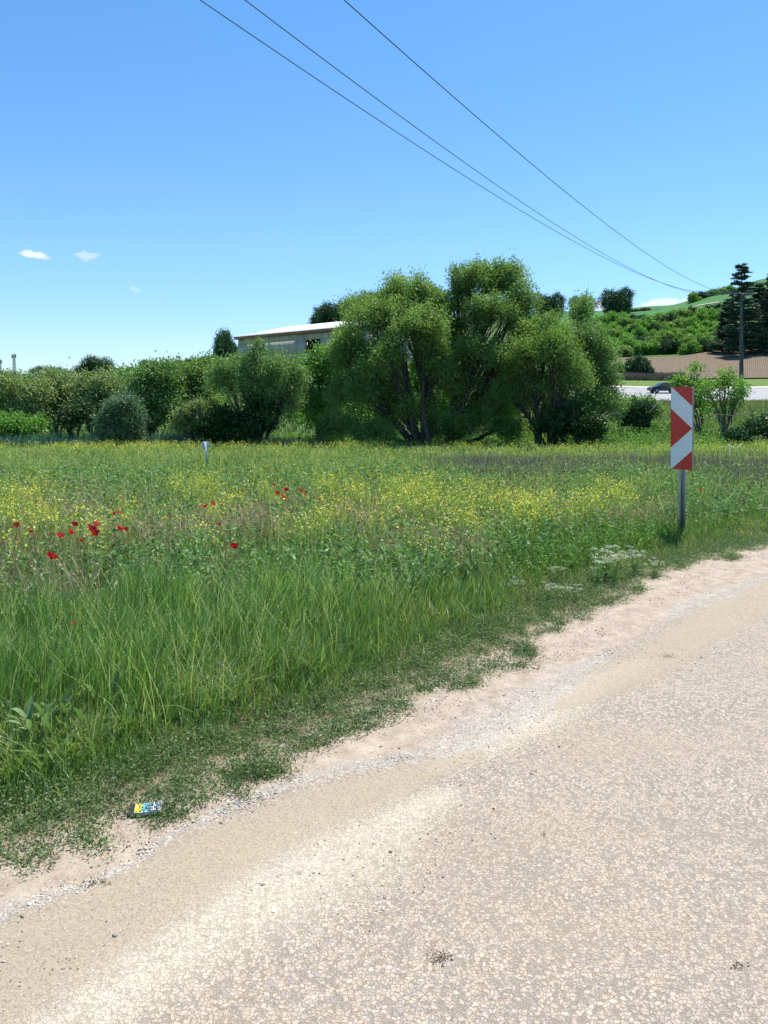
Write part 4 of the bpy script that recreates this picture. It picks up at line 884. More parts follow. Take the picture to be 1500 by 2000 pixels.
# ------------------------------------------------------------------ white roofed building on the hill
m_conc = NT('stained_concrete'); q = m_conc
mp = q.n('ShaderNodeMapping'); mp.inputs['Scale'].default_value = (1, 1, .12); q.t.links.new(q.obj(), mp.inputs[0])
st = q.noise(1.6, 6, .7, vec=mp.outputs[0]); m_conc = q.done(q.bsdf(q.mix(q.rng(st, .35, .65), (.38, .34, .29), (.56, .51, .45)), .9, bump=q.noise(4, 5), bstr=.3, bdist=.05))
m_roof = NT('white_roof_sheet'); q = m_roof
wv_ = q.n('ShaderNodeTexWave'); wv_.inputs['Scale'].default_value = 1.2; wv_.inputs['Distortion'].default_value = 0; q.t.links.new(q.obj(), wv_.inputs['Vector'])
m_roof = q.done(q.bsdf(q.mix(q.noise(.6, 5), (.78, .76, .73), (.86, .85, .83)), .5, bump=wv_.outputs['Fac'], bstr=.25, bdist=.03))
m_rust = plain('rusty_trim', (.22, .11, .06), .8, var=.5, scale=1.2)
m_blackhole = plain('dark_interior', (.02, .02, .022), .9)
Ab = np.array([-23.5, 120.0]); e_ = np.array([.704, -.710]); n_ = np.array([.710, .704]); LEN, WID, ZE, ZR, Z0 = 34.0, 20.0, 10.3, 12.45, 1.5
ang = math.atan2(e_[1], e_[0])
root = link('warehouse', None, label='long grey concrete building with a white sheet roof and rusty eaves on the hill', cat='building', loc=(Ab[0], Ab[1], Z0)); root.rotation_euler = (0, 0, ang)
# local frame: x along the front, y to the back, front wall at y = 0
hw = ZE - Z0
openings = [(17.2, 20.6, hw - 3.1, hw - 1.1), (17.2, 20.6, hw - 6.4, hw - 3.9), (24, 27.4, hw - 3.1, hw - 1.1), (24, 27.4, hw - 6.4, hw - 3.9)]
wb = MB(); xs = sorted({0.0, LEN} | {o[0] for o in openings} | {o[1] for o in openings}); zs = sorted({0.0, hw} | {o[2] for o in openings} | {o[3] for o in openings})
for i in range(len(xs) - 1):
    for j in range(len(zs) - 1):
        cx, cz = (xs[i] + xs[i + 1]) / 2, (zs[j] + zs[j + 1]) / 2
        if any(o[0] < cx < o[1] and o[2] < cz < o[3] for o in openings): continue
        wb.box((cx, .15, cz), (xs[i + 1] - xs[i], .3, zs[j + 1] - zs[j]))
wb.box((.15, WID / 2 + .15, hw / 2), (.3, WID - .3, hw)); wb.box((LEN - .15, WID / 2 + .15, hw / 2), (.3, WID - .3, hw)); wb.box((LEN / 2, WID + .15, hw / 2), (LEN, .3, hw))
rise = ZR - ZE
for xx in (0.0, LEN - .3): wb.prism([(0, hw + .002), (WID, hw + .002), (WID / 2, hw + rise)], xx, xx + .3, 'x')
for xx in (8.4, 16.8, 22.4, 29.2): wb.box((xx, -.04, hw / 2 - .01), (.35, .08, hw - .02))   # pilasters
wb.build('wall', m_conc, root)
rb = MB(); ov = .5
for sgn in (0, 1):
    y0, y1 = (-ov, WID / 2) if sgn == 0 else (WID + ov + .3, WID / 2); zA = hw - ov * rise / (WID / 2) + .25; zB = hw + rise + .25
    V = [(-ov, y0, zA), (LEN + ov, y0, zA), (LEN + ov, y1, zB), (-ov, y1, zB)]; V += [(a, b, c + .08) for a, b, c in V]
    rb.add(V, [[3, 2, 1, 0], [4, 5, 6, 7], [0, 1, 5, 4], [1, 2, 6, 5], [2, 3, 7, 6], [3, 0, 4, 7]])
rb.build('roof', m_roof, root)
tb_ = MB(); tb_.box((LEN / 2, -.28, hw - .12), (LEN + .6, .5, .22)); tb_.box((LEN / 2, -.56, hw + .09), (LEN + 1, .06, .18)); tb_.build('eave_trim', m_rust, root)
for (a, b, c, d) in openings:
    w_ = MB(); w_.box(((a + b) / 2, .6, (c + d) / 2), (b - a + .3, .05, d - c + .3)); wo_ = w_.build('window', m_blackhole, root)
    s_ = MB(); s_.box(((a + b) / 2, -.07, c - .08), (b - a + .4, .16, .16)); s_.build('sill', m_conc, wo_)
# second building glimpsed through the willows
m_pink = plain('pale_plaster', (.50, .42, .38), .9, scale=2); m_bluer = plain('blue_grey_roof', (.30, .36, .44), .5, scale=2)
cx, cy, cz = hit(1010, 742, 60)
root = link('shed', None, label='pale walled house with a blue grey roof glimpsed through the willows', cat='building', loc=((905 - 750) / F * 84, 84, float(gz(9, 84)) - .9)); root.rotation_euler = (0, 0, -.25)
w_ = MB(); w_.box((0, 0, 2.6), (9, 6, 5.2)); w_.prism([(-3, 5.202), (3, 5.202), (0, 6.4)], -4.5, 4.5, 'x'); w_.build('wall', m_pink, root)
r_ = MB()
for s_ in (-1, 1):
    V = [(-4.8, s_ * 3.4, 5.06), (4.8, s_ * 3.4, 5.06), (4.8, 0, 6.45), (-4.8, 0, 6.45)]; V += [(a, b, c + .12) for a, b, c in V]
    r_.add(V, [[3, 2, 1, 0], [4, 5, 6, 7], [0, 1, 5, 4], [1, 2, 6, 5], [2, 3, 7, 6], [3, 0, 4, 7]])
r_.build('roof', m_bluer, root)
for k_ in (-3, 0, 3):
    w_ = MB(); w_.box((k_, -3.03, 3.2), (1.3, .08, 1.5)); w_.build('window', m_blackhole, root)

# ------------------------------------------------------------------ pole, wires, masts
m_pole = plain('weathered_concrete_pole', (.085, .09, .10), .85, var=.25, scale=2)
m_steel = plain('galvanised_steel', (.35, .37, .39), .45, .7, var=.15, scale=30)
m_wire = plain('dark_wire', (.03, .04, .05), .5, .3)
m_ins = plain('brown_insulator', (.06, .035, .03), .3)
m_cap = plain('white_insulator', (.4, .4, .39), .3)
D = 90.0; px_ = pt(1448, 574, D); zb = float(gz(px_[0], D)); hp = px_[2] - zb
root = link('utility_pole', None, label='tapered concrete power pole carrying the three overhead wires', cat='utility pole', loc=(px_[0], D, zb)); root.rotation_euler = (0, 0, math.atan2(.4, 1))
p_ = MB(); Vt, Qt = tubes(np.array([[[0, 0, -.3], [0, 0, hp * .5], [0, 0, hp]]]), np.array([[.29, .22, .14]]), 12); p_.add(Vt, Qt); p_.build('pole_shaft', m_pole, root, smooth=True)
arm = MB(); arm.box((0, 0, hp + .05), (3.7, .14, .14)); arm.box((0, -.1, hp - .15), (.5, .1, .5)); arm.build('crossarm', m_pole, root)
armx = []
for ax in (-1.65, -.95, 1.65):
    i_ = MB(); 
    for z_, r_i in ((.16, .09), (.26, .06), (.34, .10), (.42, .05), (.5, .08)):
        Vt, Qt = tubes(np.array([[[ax, 0, hp + z_ - .04], [ax, 0, hp + z_ + .04]]]), np.array([[r_i, r_i * .7]]), 8); i_.add(Vt, Qt)
    Vt, Qt = tubes(np.array([[[ax, 0, hp + .1], [ax, 0, hp + .52]]]), np.array([[.03, .03]]), 6); i_.add(Vt, Qt)
    i_.build('insulator', m_ins, root)
for ax in (-1.2, .55, 1.5):
    i_ = MB(); Vt, Qt = tubes(np.array([[[ax, -.12, hp - .05], [ax, -.12, hp - .38]]]), np.array([[.05, .11]]), 8); i_.add(Vt, Qt); i_.build('insulator', m_cap, root)
WP = [[(390, 0), (580, 127), (780, 262), (980, 389), (900, 339), (1100, 460), (1240, 531), (1360, 570)],
      [(479, 0), (680, 151), (980, 369), (900, 313), (1100, 449), (1240, 529), (1360, 569)],
      [(673, 0), (820, 130), (980, 272), (1013, 300), (1140, 406), (1260, 492), (1400, 564)]]
wl_ = ['overhead wire nearest the left, lowest of the three in the sky', 'middle overhead wire, running close beside the lowest one', 'overhead wire farthest right, highest of the three in the sky']
for i, (w_, (eu, ev)) in enumerate(zip(WP, ((1425, 566), (1434, 567), (1472, 566)))):
    p0 = pt(eu, ev, D); k_ = (np.array(w_, float)[:, 0] - 750) / F; y_ = (p0[0] - .6 * D) / (k_ - .6); z_ = EYE + (HZ - np.array(w_, float)[:, 1]) / F * y_; T_ = D - y_
    c_, *_ = np.linalg.lstsq(np.c_[T_ / y_, T_ ** 2 / y_], (z_ - p0[2]) / y_, rcond=None)
    T_ = np.linspace(0, 112, 90); Pw = np.stack([p0[0] - .6 * T_, D - T_, p0[2] + c_[0] * T_ + c_[1] * T_ ** 2], -1)
    b_ = MB(); Vt, Qt = tubes(Pw[None], np.interp(T_, [0, 60, 112], [.02, .011, .011])[None], 6); b_.add(Vt, Qt)
    b_.build('overhead_wire', m_wire, smooth=True, label=wl_[i], cat='wire', group='overhead wires')
def mast(u_, y_, vtop, label, lean):
    x = (u_ - 750) / F * y_; z0 = float(gz(x, y_)); H_ = EYE + (HZ - vtop) / F * y_ - z0
    root = link('lattice_mast', None, label=label, cat='mast', loc=(x, y_, z0)); root.rotation_euler = (0, lean, 0)
    f = MB(); w0, w1 = .7, .35; nseg = 14; P0 = []
    for sx, sy in ((-1, -1), (1, -1), (1, 1), (-1, 1)): P0.append([(sx * (w0 + (w1 - w0) * t) / 2 * 1.6, sy * (w0 + (w1 - w0) * t) / 2 * 1.6, H_ * t) for t in np.linspace(0, 1, nseg + 1)])
    P0 = np.array(P0); seg = [(P0[a][0], P0[a][-1]) for a in range(4)]
    for a in range(4):
        b = (a + 1) % 4
        for j in range(nseg): seg += [(P0[a][j], P0[b][j + 1]), (P0[b][j], P0[a][j + 1])]
    sg = np.array(seg); Vt, Qt = tubes(sg, np.full((len(sg), 2), .045), 4); f.add(Vt, Qt); f.build('mast_frame', m_pole, root)
    a_ = MB()
    for sx in (-1, 1): a_.box((sx * .7, 0, H_ - .6), (.35, .4, 1.7))
    a_.box((0, .3, H_ + .3), (.1, .1, 1.2)); a_.build('antenna', m_steel, root)
mast(29, 300, 692, 'taller lattice mast on the horizon at the far left', -.05)
mast(1, 310, 703, 'lattice mast cut by the left edge of the picture', -.05)

# ------------------------------------------------------------------ red and white road sign
m_red = NT('red_reflective'); q = m_red; m_red = q.done(q.bsdf(q.mix(q.noise(8, 5), (.50, .020, .014), (.56, .03, .02)), .35, spec=.5))
m_whi = NT('white_reflective'); q = m_whi; m_whi = q.done(q.bsdf(q.mix(q.rng(q.noise(14, 7, .75), .3, .7), (.66, .70, .76), (.74, .77, .82)), .35, spec=.5))
m_back = plain('panel_rim_metal', (.20, .22, .25), .5, .5)
m_post = NT('post_steel'); q = m_post; mp = q.n('ShaderNodeMapping'); mp.inputs['Scale'].default_value = (1, 1, .2); q.t.links.new(q.obj(), mp.inputs[0])
m_post = q.done(q.bsdf(q.mix(q.rng(q.noise(25, 6, .6, vec=mp.outputs[0]), .3, .7), (.34, .38, .43), (.50, .55, .60)), .5, .35))
sd = 8.9; sx_ = (1331 - 750) / F * sd; sz_ = float(gz(sx_, sd)); al = math.radians(-40)
root = link('road_sign', None, label='narrow upright red and white chevron panel on a perforated steel post', cat='road sign', loc=(sx_, sd, sz_ - .03)); root.rotation_euler = (0, math.radians(.4), al)
W2, HT = .127, .985; zt = EYE + (HZ - 755.5) / F * sd - sz_ + .03; zb_ = zt - HT
def rrect(w, h, r, n=5):
    P = []
    for (cx_, cy_, a0) in ((w - r, h - r, 0), (-w + r, h - r, 90), (-w + r, -h + r, 180), (w - r, -h + r, 270)):
        for k in range(n + 1):
            a = math.radians(a0 + 90 * k / n); P.append((cx_ + r * math.cos(a), cy_ + r * math.sin(a)))
    return P
outl = [(a, b + (zt + zb_) / 2) for a, b in rrect(W2, HT / 2, .022)]
b_ = MB(); b_.prism(outl, -.028, .012, 'y'); pan = b_.build('sign_panel', m_back, root)
def clip(poly, f):
    out = []
    for i in range(len(poly)):
        a, b = poly[i], poly[(i + 1) % len(poly)]; fa, fb = f(a), f(b)
        if fa >= 0: out.append(a)
        if (fa >= 0) != (fb >= 0): t = fa / (fa - fb); out.append((a[0] + t * (b[0] - a[0]), a[1] + t * (b[1] - a[1])))
    return out
face = [(a, b + (zt + zb_) / 2) for a, b in rrect(W2 - .0015, HT / 2 - .0015, .021)]
b_ = MB(); b_.prism(face, -.0300, -.0281, 'y'); b_.build('white_face', m_whi, pan)
def half(p0, p1):   # keep the side left of p0 -> p1 ; p in panel fractions (x right, y down)
    A_ = (-W2 + 2 * W2 * p0[0], zt - HT * p0[1]); B_ = (-W2 + 2 * W2 * p1[0], zt - HT * p1[1])
    return lambda p: (B_[0] - A_[0]) * (p[1] - A_[1]) - (B_[1] - A_[1]) * (p[0] - A_[0])
r1 = clip(face, half((1, .235), (.03, 0))); r1 = [p for p in r1]
if sum(p[1] for p in r1) / len(r1) < (zt + zb_) / 2: r1 = clip(face, half((.03, 0), (1, .235)))
r2 = clip(clip(face, half((1, .5), (0, .265))), lambda p: 1)
tri = [(-W2 + .0015, zt - HT * .265), (W2 - .003, zt - HT * .5), (-W2 + .0015, zt - HT * .742)]
r3 = clip(face, half((1, .765), (.06, 1)))
if sum(p[1] for p in r3) / len(r3) > (zt + zb_) / 2: r3 = clip(face, half((.06, 1), (1, .765)))
for poly in (r1, tri, r3):
    b_ = MB(); b_.prism(poly, -.0318, -.0302, 'y'); b_.build('red_stripe', m_red, pan)
for zz in (zt - .033, zb_ + .05):
    b_ = MB(); Vt, Qt = tubes(np.array([[[-.012, -.0319, zz], [-.012, -.036, zz], [-.012, -.0365, zz]]]), np.array([[.006, .005, .0005]]), 10); b_.add(Vt, Qt); b_.build('bolt', m_steel, pan)
# folded channel post with a row of real holes in its left flange
b_ = MB(); ztop = zt - .02
prof = [(-.052, .016), (-.022, .016), (-.022, .052), (.024, .052), (.024, .016), (.040, .016)]
th = .003
for (ax, ay), (bx_, by_) in zip(prof[1:-1], prof[2:]):
    c_ = ((ax + bx_) / 2, (ay + by_) / 2); 
    b_.box((c_[0], c_[1], ztop / 2), (abs(bx_ - ax) + th, abs(by_ - ay) + th, ztop))
b_.box((-.048, .0162, ztop / 2), (.008, th, ztop)); b_.box((-.028, .0162, ztop / 2), (.012, th, ztop)); nh = 76
for k in range(nh): b_.box((-.039, .0162, (k + .5) * ztop / nh), (.010, th, ztop / nh * .55))
b_.build('post', m_post, root)

# ------------------------------------------------------------------ small plate on a leaning stake
x, y, z = hit_h(407, 903, .35, 10); m_plate = plain('pale_blue_plate', (.50, .60, .72), .5, .2)
H_ = EYE + (HZ - 862) / F * y - z
root = link('marker_plate', None, label='small pale blue square plate on a thin leaning stake in the field', cat='sign', loc=(x, y, z)); root.rotation_euler = (0, math.radians(-5.5), .25)
b_ = MB(); b_.box((0, 0, H_ - .10), (.19, .012, .18)); b_.build('plate', m_plate, root, bevel=.004)
b_ = MB(); b_.box((-.012, -.028, H_ / 2), (.022, .03, H_)); b_.box((.012, -.022, H_ / 2 - .01), (.026, .012, H_ - .02)); b_.build('stake', m_post, root)

# ------------------------------------------------------------------ car on the far road
m_car = plain('dark_blue_paint', (.008, .014, .03), .35, .2, var=.05, spec=.6); m_glass = plain('dark_car_glass', (.015, .02, .025), .08, spec=.7)
m_tyre = plain('tyre_rubber', (.02, .02, .02), .9); m_lamp = plain('headlight_lens', (.6, .6, .58), .15)
x0 = (1297 - 750) / F * 104; zc = float(gz(x0, 104)) + .14
root = link('parked_car', None, label='dark blue car on the far road, half hidden behind the sign panel', cat='car', loc=(x0, 104, zc)); root.rotation_euler = (0, 0, .06); root['label'] = 'dark blue car on the far road, half hidden behind the sign panel'; root.name = 'car'
prof = [(-2.1, .35), (-2.1, .62), (-1.95, .78), (-1.1, .92), (-.45, 1.38), (.2, 1.46), (1.1, 1.42), (1.75, 1.0), (2.05, .95), (2.1, .4), (1.75, .28), (-1.7, .26)]
b_ = MB(); b_.prism(prof, -.82, .82, 'y'); b_.build('body', m_car, root, bevel=.07)
for s_ in (-1, 1):
    for poly in ([(-.98, .95), (-.42, 1.33), (.08, 1.38), (.08, .95)], [(.14, .95), (.14, 1.39), (1.0, 1.35), (1.5, .98)]):
        b_ = MB(); b_.prism(poly, s_ * .822, s_ * .832, 'y'); b_.build('window', m_glass, root)
b_ = MB(); b_.add([(-1.13, -.68, .95), (-1.13, .68, .95), (-.5, .62, 1.385), (-.5, -.62, 1.385)], [[0, 1, 2, 3]]); b_.build('windscreen', m_glass, root)
for xx in (-1.35, 1.3):
    for s_ in (-1, 1):
        b_ = MB(); Vt, Qt = tubes(np.array([[[xx, s_ * .66, .32], [xx, s_ * .68, .32], [xx, s_ * .85, .32], [xx, s_ * .86, .32]]]), np.array([[.25, .32, .32, .2]]), 16); b_.add(Vt, Qt); wh = b_.build('wheel', m_tyre, root)
        b_ = MB(); Vt, Qt = tubes(np.array([[[xx, s_ * .84, .32], [xx, s_ * .865, .32], [xx, s_ * .867, .32]]]), np.array([[.2, .18, .01]]), 12); b_.add(Vt, Qt); b_.build('rim', m_steel, wh)
for s_ in (-1, 1):
    b_ = MB(); b_.box((-2.02, s_ * .62, .68), (.16, .28, .13)); b_.build('headlight', m_lamp, root)

# ------------------------------------------------------------------ poppies
m_blk = plain('poppy_centre', (.012, .01, .012), .7)
def poppy_meshes(seed):
    g = np.random.default_rng(seed); b = MB()
    for k in range(4):
        a0 = k * math.pi / 2 + g.normal(0, .1); r = .042 if k % 2 else .046; nr, na = 5, 9; V = []
        cup = g.uniform(.55, .85)
        for i in range(nr):
            t = i / (nr - 1)
            for j in range(na):
                s = (j / (na - 1) - .5) * 2; aa = a0 + s * (.95 - .25 * (1 - t)); rr_ = r * t * (1 - .18 * s * s) * (1 + .05 * math.sin(j * 3 + seed))
                V.append((rr_ * math.cos(aa), rr_ * math.sin(aa), cup * r * t ** 1.6 + .004 * math.sin(j * 2.4 + k) * t + .002 * (k % 2)))
        b.add(V, grid_faces(nr, na), g.uniform(.1, .9))
    pet = b.mesh('petals', [G['red']], smooth=True)
    c = MB(); Vt, Qt = tubes(np.array([[[0, 0, -.002], [0, 0, .006], [0, 0, .015], [0, 0, .017]]]), np.array([[.005, .012, .011, .001]]), 9); c.add(Vt, Qt)
    return pet, c.mesh('flower_centre', [m_blk], smooth=True)
def poppy_stem(h, g):
    b = MB(); P = bez((0, 0, 0), (g.normal(0, .04), g.normal(0, .04), -h * .5), (g.normal(0, .05), g.normal(0, .05), -h), 7); Vt, Qt = tubes(P, np.full((1, 7), .0022), 5); b.add(Vt, Qt); return b.mesh('stem', [G['mstem']], smooth=True)
g3 = np.random.default_rng(5); PM = [poppy_meshes(s) for s in range(4)]; SM = [poppy_stem(.5, g3) for _ in range(3)]
POP = [(33, 1032, 1, 'poppy at the left edge of the picture, left of the half closed one'), (60, 1043, .7, 'half closed poppy just right of the one at the left edge'), (100, 1094, 1.25, 'large poppy lowest of the left group, alone above the tall grass'),
 (117, 1052, 1.1, 'leftmost bloom of the big left cluster of poppies'), (137, 1045, 1.05, 'second bloom from the left in the big left cluster'), (146, 1029, .9, 'highest bloom at the left of the big left cluster'), (174, 1031, .7, 'small dark poppy touching the top of the tight knot of four'),
 (187, 1030, 1.15, 'upper right poppy of the tight knot in the big left cluster'), (180, 1040, 1.1, 'middle poppy of the tight knot in the big left cluster'), (190, 1048, 1.3, 'lowest and largest poppy of the tight knot in the big left cluster'),
 (222, 1007, .85, 'left poppy of the small pair above the big left cluster'), (232, 1005, .8, 'right poppy of the small pair above the big left cluster'), (234, 1038, 1.1, 'left poppy of the pair at the right end of the big left cluster'), (248, 1039, .8, 'right poppy of the pair at the right end of the big left cluster'),
 (160, 1060, .65, 'faded orange poppy in straw below the big left cluster'), (401, 993, 1.15, 'left poppy of the pair in front of the yellow mustard patch'), (415, 989, 1.1, 'right poppy of the pair in front of the yellow mustard patch'),
 (459, 1074, 1.1, 'solitary poppy just above the tall grass, left of centre'), (475, 962, .8, 'solitary small poppy right of the first yellow mustard patch'), (454, 918, .6, 'leftmost of three tiny far poppies beyond the marker plate'), (465, 918, .7, 'middle of three tiny far poppies beyond the marker plate'),
 (477, 912, .7, 'highest of three tiny far poppies right of the marker plate'), (519, 948, .85, 'left outlying poppy of the central cluster'), (535, 950, .8, 'second outlying poppy of the central cluster'), (541, 968, 1.2, 'lower left poppy of the central knot'),
 (554, 953, .7, 'small top poppy of the central knot'), (559, 961, 1.15, 'upper large poppy of the central knot'), (553, 974, 1.25, 'lowest poppy of the central knot, hanging downward'), (586, 962, 1.1, 'left poppy of the pair right of the central knot'), (597, 966, .95, 'right poppy of the pair right of the central knot'),
 (621, 978, .6, 'small orange poppy right of the central pair'), (543, 922, .5, 'tiny far poppy above the central cluster'), (700, 922, .75, 'leftmost far poppy behind the central mustard patch'), (726, 924, .8, 'second far poppy behind the central mustard patch'),
 (740, 924, .8, 'third far poppy behind the central mustard patch'), (764, 926, .85, 'fourth far poppy behind the central mustard patch'), (795, 929, .95, 'rightmost far poppy behind the central mustard patch'), (753, 965, .6, 'small orange poppy inside the central mustard patch'),
 (972, 975, .7, 'small poppy among the mustard right of centre'), (333, 1012, .55, 'tiny faded poppy between the two left clusters'), (428, 1028, .55, 'tiny faded poppy above the solitary one left of centre'), (144, 1224, .5, 'tiny poppy deep inside the tall grass at the lower left'),
 (1368, 959, .9, 'single poppy right of the sign post'), (983, 918, .5, 'tiny far poppy in the grey stalks right of centre'), (62, 972, .5, 'tiny far poppy in the mustard at the left edge'), (145, 962, .5, 'tiny far poppy high on the left')]
for i, (u_, v_, s, lb) in enumerate(POP):
    h = .52; x, y, z = hit_h(u_, v_, h)
    if (u_, v_) == (144, 1224): h = .36; x, y, z = hit_h(u_, v_, h)
    tl = (g3.uniform(.1, .75), g3.uniform(-.35, .35))
    r_ = link('poppy', None, label='red ' + lb, cat='flower', group='red poppies in the field', loc=(x, y, z + h + .01))
    r_.scale = (s * .68, s * .68, s * .8)
    pm = PM[i % 4]; a_ = link('petals', pm[0], r_); a_.rotation_euler = (tl[0], tl[1], g3.uniform(0, 6))
    c_ = link('flower_centre', pm[1], r_); c_.rotation_euler = a_.rotation_euler; link('stem', SM[i % 3], r_)

# ------------------------------------------------------------------ white flowering weeds by the road
def white_weed(seed, h=.26, nst=9, spread=.09):
    g = np.random.default_rng(seed); vs_, vf_, vl_ = MB(), Veg(), Veg()
    for k in range(nst):
        e = np.array([g.normal(0, spread), g.normal(0, spread), h * g.uniform(.75, 1.1)]); B = bez((0, 0, 0), (e[0] * .3, e[1] * .3, h * .6), e, 6)
        Vt, Qt = tubes(B, np.full((1, 6), .0022), 5); vs_.add(Vt, Qt)
        m = 42; rr_ = np.sqrt(g.random(m)) * .035; a = g.uniform(0, 6.3, m); c = e + np.stack([rr_ * np.cos(a), rr_ * np.sin(a), .012 * (1 - (rr_ / .035) ** 2) + g.normal(0, .004, m)], -1)
        vf_.leaf(c, rand_dir(m, g) + [0, 0, .2], .010, .009, g.random(m), g=g)
        m = 8; tt = g.random(m); c = e * tt[:, None]; vl_.leaf(c, rand_dir(m, g) * [1, 1, .5] + [0, 0, .4], .06 * (1.1 - tt), .018, g.random(m), g=g)
    r_ = link('white_weed', None); vs_.build('stem', G['mstem'], r_); vf_.build('blossom', G['white'], r_); vl_.build('foliage', G['weed'], r_); return r_
WW = [white_weed(s) for s in range(3)]; usedw = [0, 0, 0]
WL = [(1183, 1072, 1.0, 0, 'big creamy white flower head in the clump left of the sign post'), (1168, 1092, .8, 1, 'lower left white flower head of the clump left of the sign post'), (1200, 1085, .9, 2, 'right white flower head of the clump left of the sign post'),
      (1240, 1076, .85, 0, 'white flowering weed between the big clump and the sign post'), (1110, 1066, .6, 1, 'small white flowering weed standing alone left of the big clump'), (1085, 1108, .55, 2, 'small white flowering weed low in the grass left of the big clump'),
      (1280, 1096, .6, 0, 'small white flowering weed below the sign post'), (1103, 1146, .5, 1, 'left of two greenish flower heads near the road edge'), (1122, 1146, .5, 2, 'right of two greenish flower heads near the road edge'), (1070, 1142, .5, 0, 'greenish flower head lowest by the road edge'),
      (1440, 1000, .6, 1, 'white flowering weed right of the sign near the road'), (1488, 990, .7, 2, 'white flowering weed at the right edge near the road'), (1008, 1134, .5, 0, 'greenish white flower head farthest left of those by the road edge')]
for (u_, v_, s, k, lb) in WL:
    x, y, z = hit_h(u_, v_, .26 * s * 1.1)
    if usedw[k] == 0: o = WW[k]; o.location = (x, y, z); o.scale = (s * 1.15, s * 1.15, s * 1.1); tag(o, lb, 'wildflower', 'white flowering weeds'); usedw[k] = 1
    else:
        o = copy_thing(WW[k], (x, y, z), R.uniform(0, 6), s * 1.1, lb, 'white flowering weeds'); o['category'] = 'wildflower'

# ------------------------------------------------------------------ broad leaved dock plants at the lower left
def broad_leaf(b, base, d, L, W, droop, g, t):
    d = d / np.linalg.norm(d); side = norm(np.cross(d, [0, 0, 1.0])); up = np.cross(side, d); n = 9; V = []
    for i in range(n):
        s = i / (n - 1); w = W * .5 * math.sin(math.pi * min(1, s * .93 + .07)) ** .8 + .001; c = base + d * L * s + np.array([0, 0, -droop * L * s * s])
        for q_ in (-1, -.5, 0, .5, 1): V.append(c + side * w * q_ + up * (abs(q_) * w * .45) + up * .002 * math.sin(s * 25 + q_ * 3))
    b.add(V, grid_faces(n, 5), t)
m_dock = leaf_mat('dock_leaf', [(0, (.08, .16, .06)), (.5, (.15, .25, .11)), (1, (.27, .37, .22))], .36, .6, spec=.25)
def dock(u_, v_, n, lab, seed, Ls, hh=.1):
    g = np.random.default_rng(seed); x, y, z = hit(u_, v_); b = MB(); s_ = MB()
    for k in range(n):
        a = g.uniform(0, 6.3); o_ = np.array([g.normal(0, .05), g.normal(0, .04), 0]); d = np.array([math.cos(a) * .6, math.sin(a) * .6 , g.uniform(.7, 1.6)])
        st_ = o_ + norm(d) * g.uniform(.03, .09) + np.array([0, 0, hh * g.uniform(.3, 1)])
        Vt, Qt = tubes(bez(o_, (o_ + st_) / 2, st_, 4), np.full((1, 4), .003), 5); s_.add(Vt, Qt)
        broad_leaf(b, st_, d, g.uniform(*Ls), g.uniform(.020, .034), g.uniform(.1, .5), g, g.uniform(.2, 1))
    r_ = link('dock_plant', None, label=lab, cat='plant', loc=(x, y, z)); b.build('foliage', m_dock, r_, smooth=True); s_.build('stem', G['mstem'], r_)
dock(85, 1475, 20, 'broad leaved plant with pointed pale green leaves at the lower left', 401, (.10, .19), .12)
dock(125, 1455, 12, 'smaller broad leaved plant beside the large one at the lower left', 402, (.08, .15), .10)
dock(195, 1430, 4, 'few long upright leaves standing in the grass right of the broad leaved plants', 403, (.12, .2), .14)

# ------------------------------------------------------------------ crushed carton at the verge
x, y, z = hit(284, 1598); cr = (math.radians(8))
root = link('litter_carton', None, label='crushed small carton printed yellow, light blue and white, lying at the verge', cat='litter', loc=(x, y, z + .032)); root.rotation_euler = (math.radians(17), math.radians(-3), cr)
cols = [('black_print', (.05, .04, .04), -.062, -.040), ('yellow_print', (.58, .48, .06), -.0395, -.0125), ('blue_print', (.09, .36, .46), -.012, .0215), ('navy_print', (.05, .07, .14), .022, .046), ('grey_print', (.33, .36, .42), .0465, .062)]
m_card = plain('white_card', (.55, .53, .51), .5, var=.08, scale=60)
b_ = MB(); nxx = 13; P = []
Lx, Wy, Hz_ = .124, .046, .022; g = np.random.default_rng(9)
def dent(x_, y_): return -.0035 * math.exp(-((x_ - .01) / .02) ** 2) * (1 + y_ * 8) + .0012 * math.sin(x_ * 120 + y_ * 60)
V = []; 
for i in range(nxx):
    xx = -Lx / 2 + Lx * i / (nxx - 1)
    for (yy, zz) in ((-Wy / 2, -Hz_ / 2), (-Wy / 2, Hz_ / 2), (0, Hz_ / 2), (Wy / 2, Hz_ / 2), (Wy / 2, -Hz_ / 2)):
        V.append((xx, yy + .001 * math.sin(xx * 90 + zz * 200), zz + (dent(xx, yy) if zz > 0 else 0)))
Fq = [[i * 5 + j, (i + 1) * 5 + j, (i + 1) * 5 + (j + 1) % 5, i * 5 + (j + 1) % 5] for i in range(nxx - 1) for j in range(5)]
b_.add(V, Fq); b_.add([V[k] for k in (0, 1, 2, 3, 4)] + [V[-5 + k] for k in range(5)], [[0, 1, 2, 3], [8, 7, 6, 5]]); b_.add([V[0], V[3], V[4], V[-5], V[-2], V[-1]], [[0, 1, 2], [3, 5, 4]])
b_.build('carton_box', m_card, root)
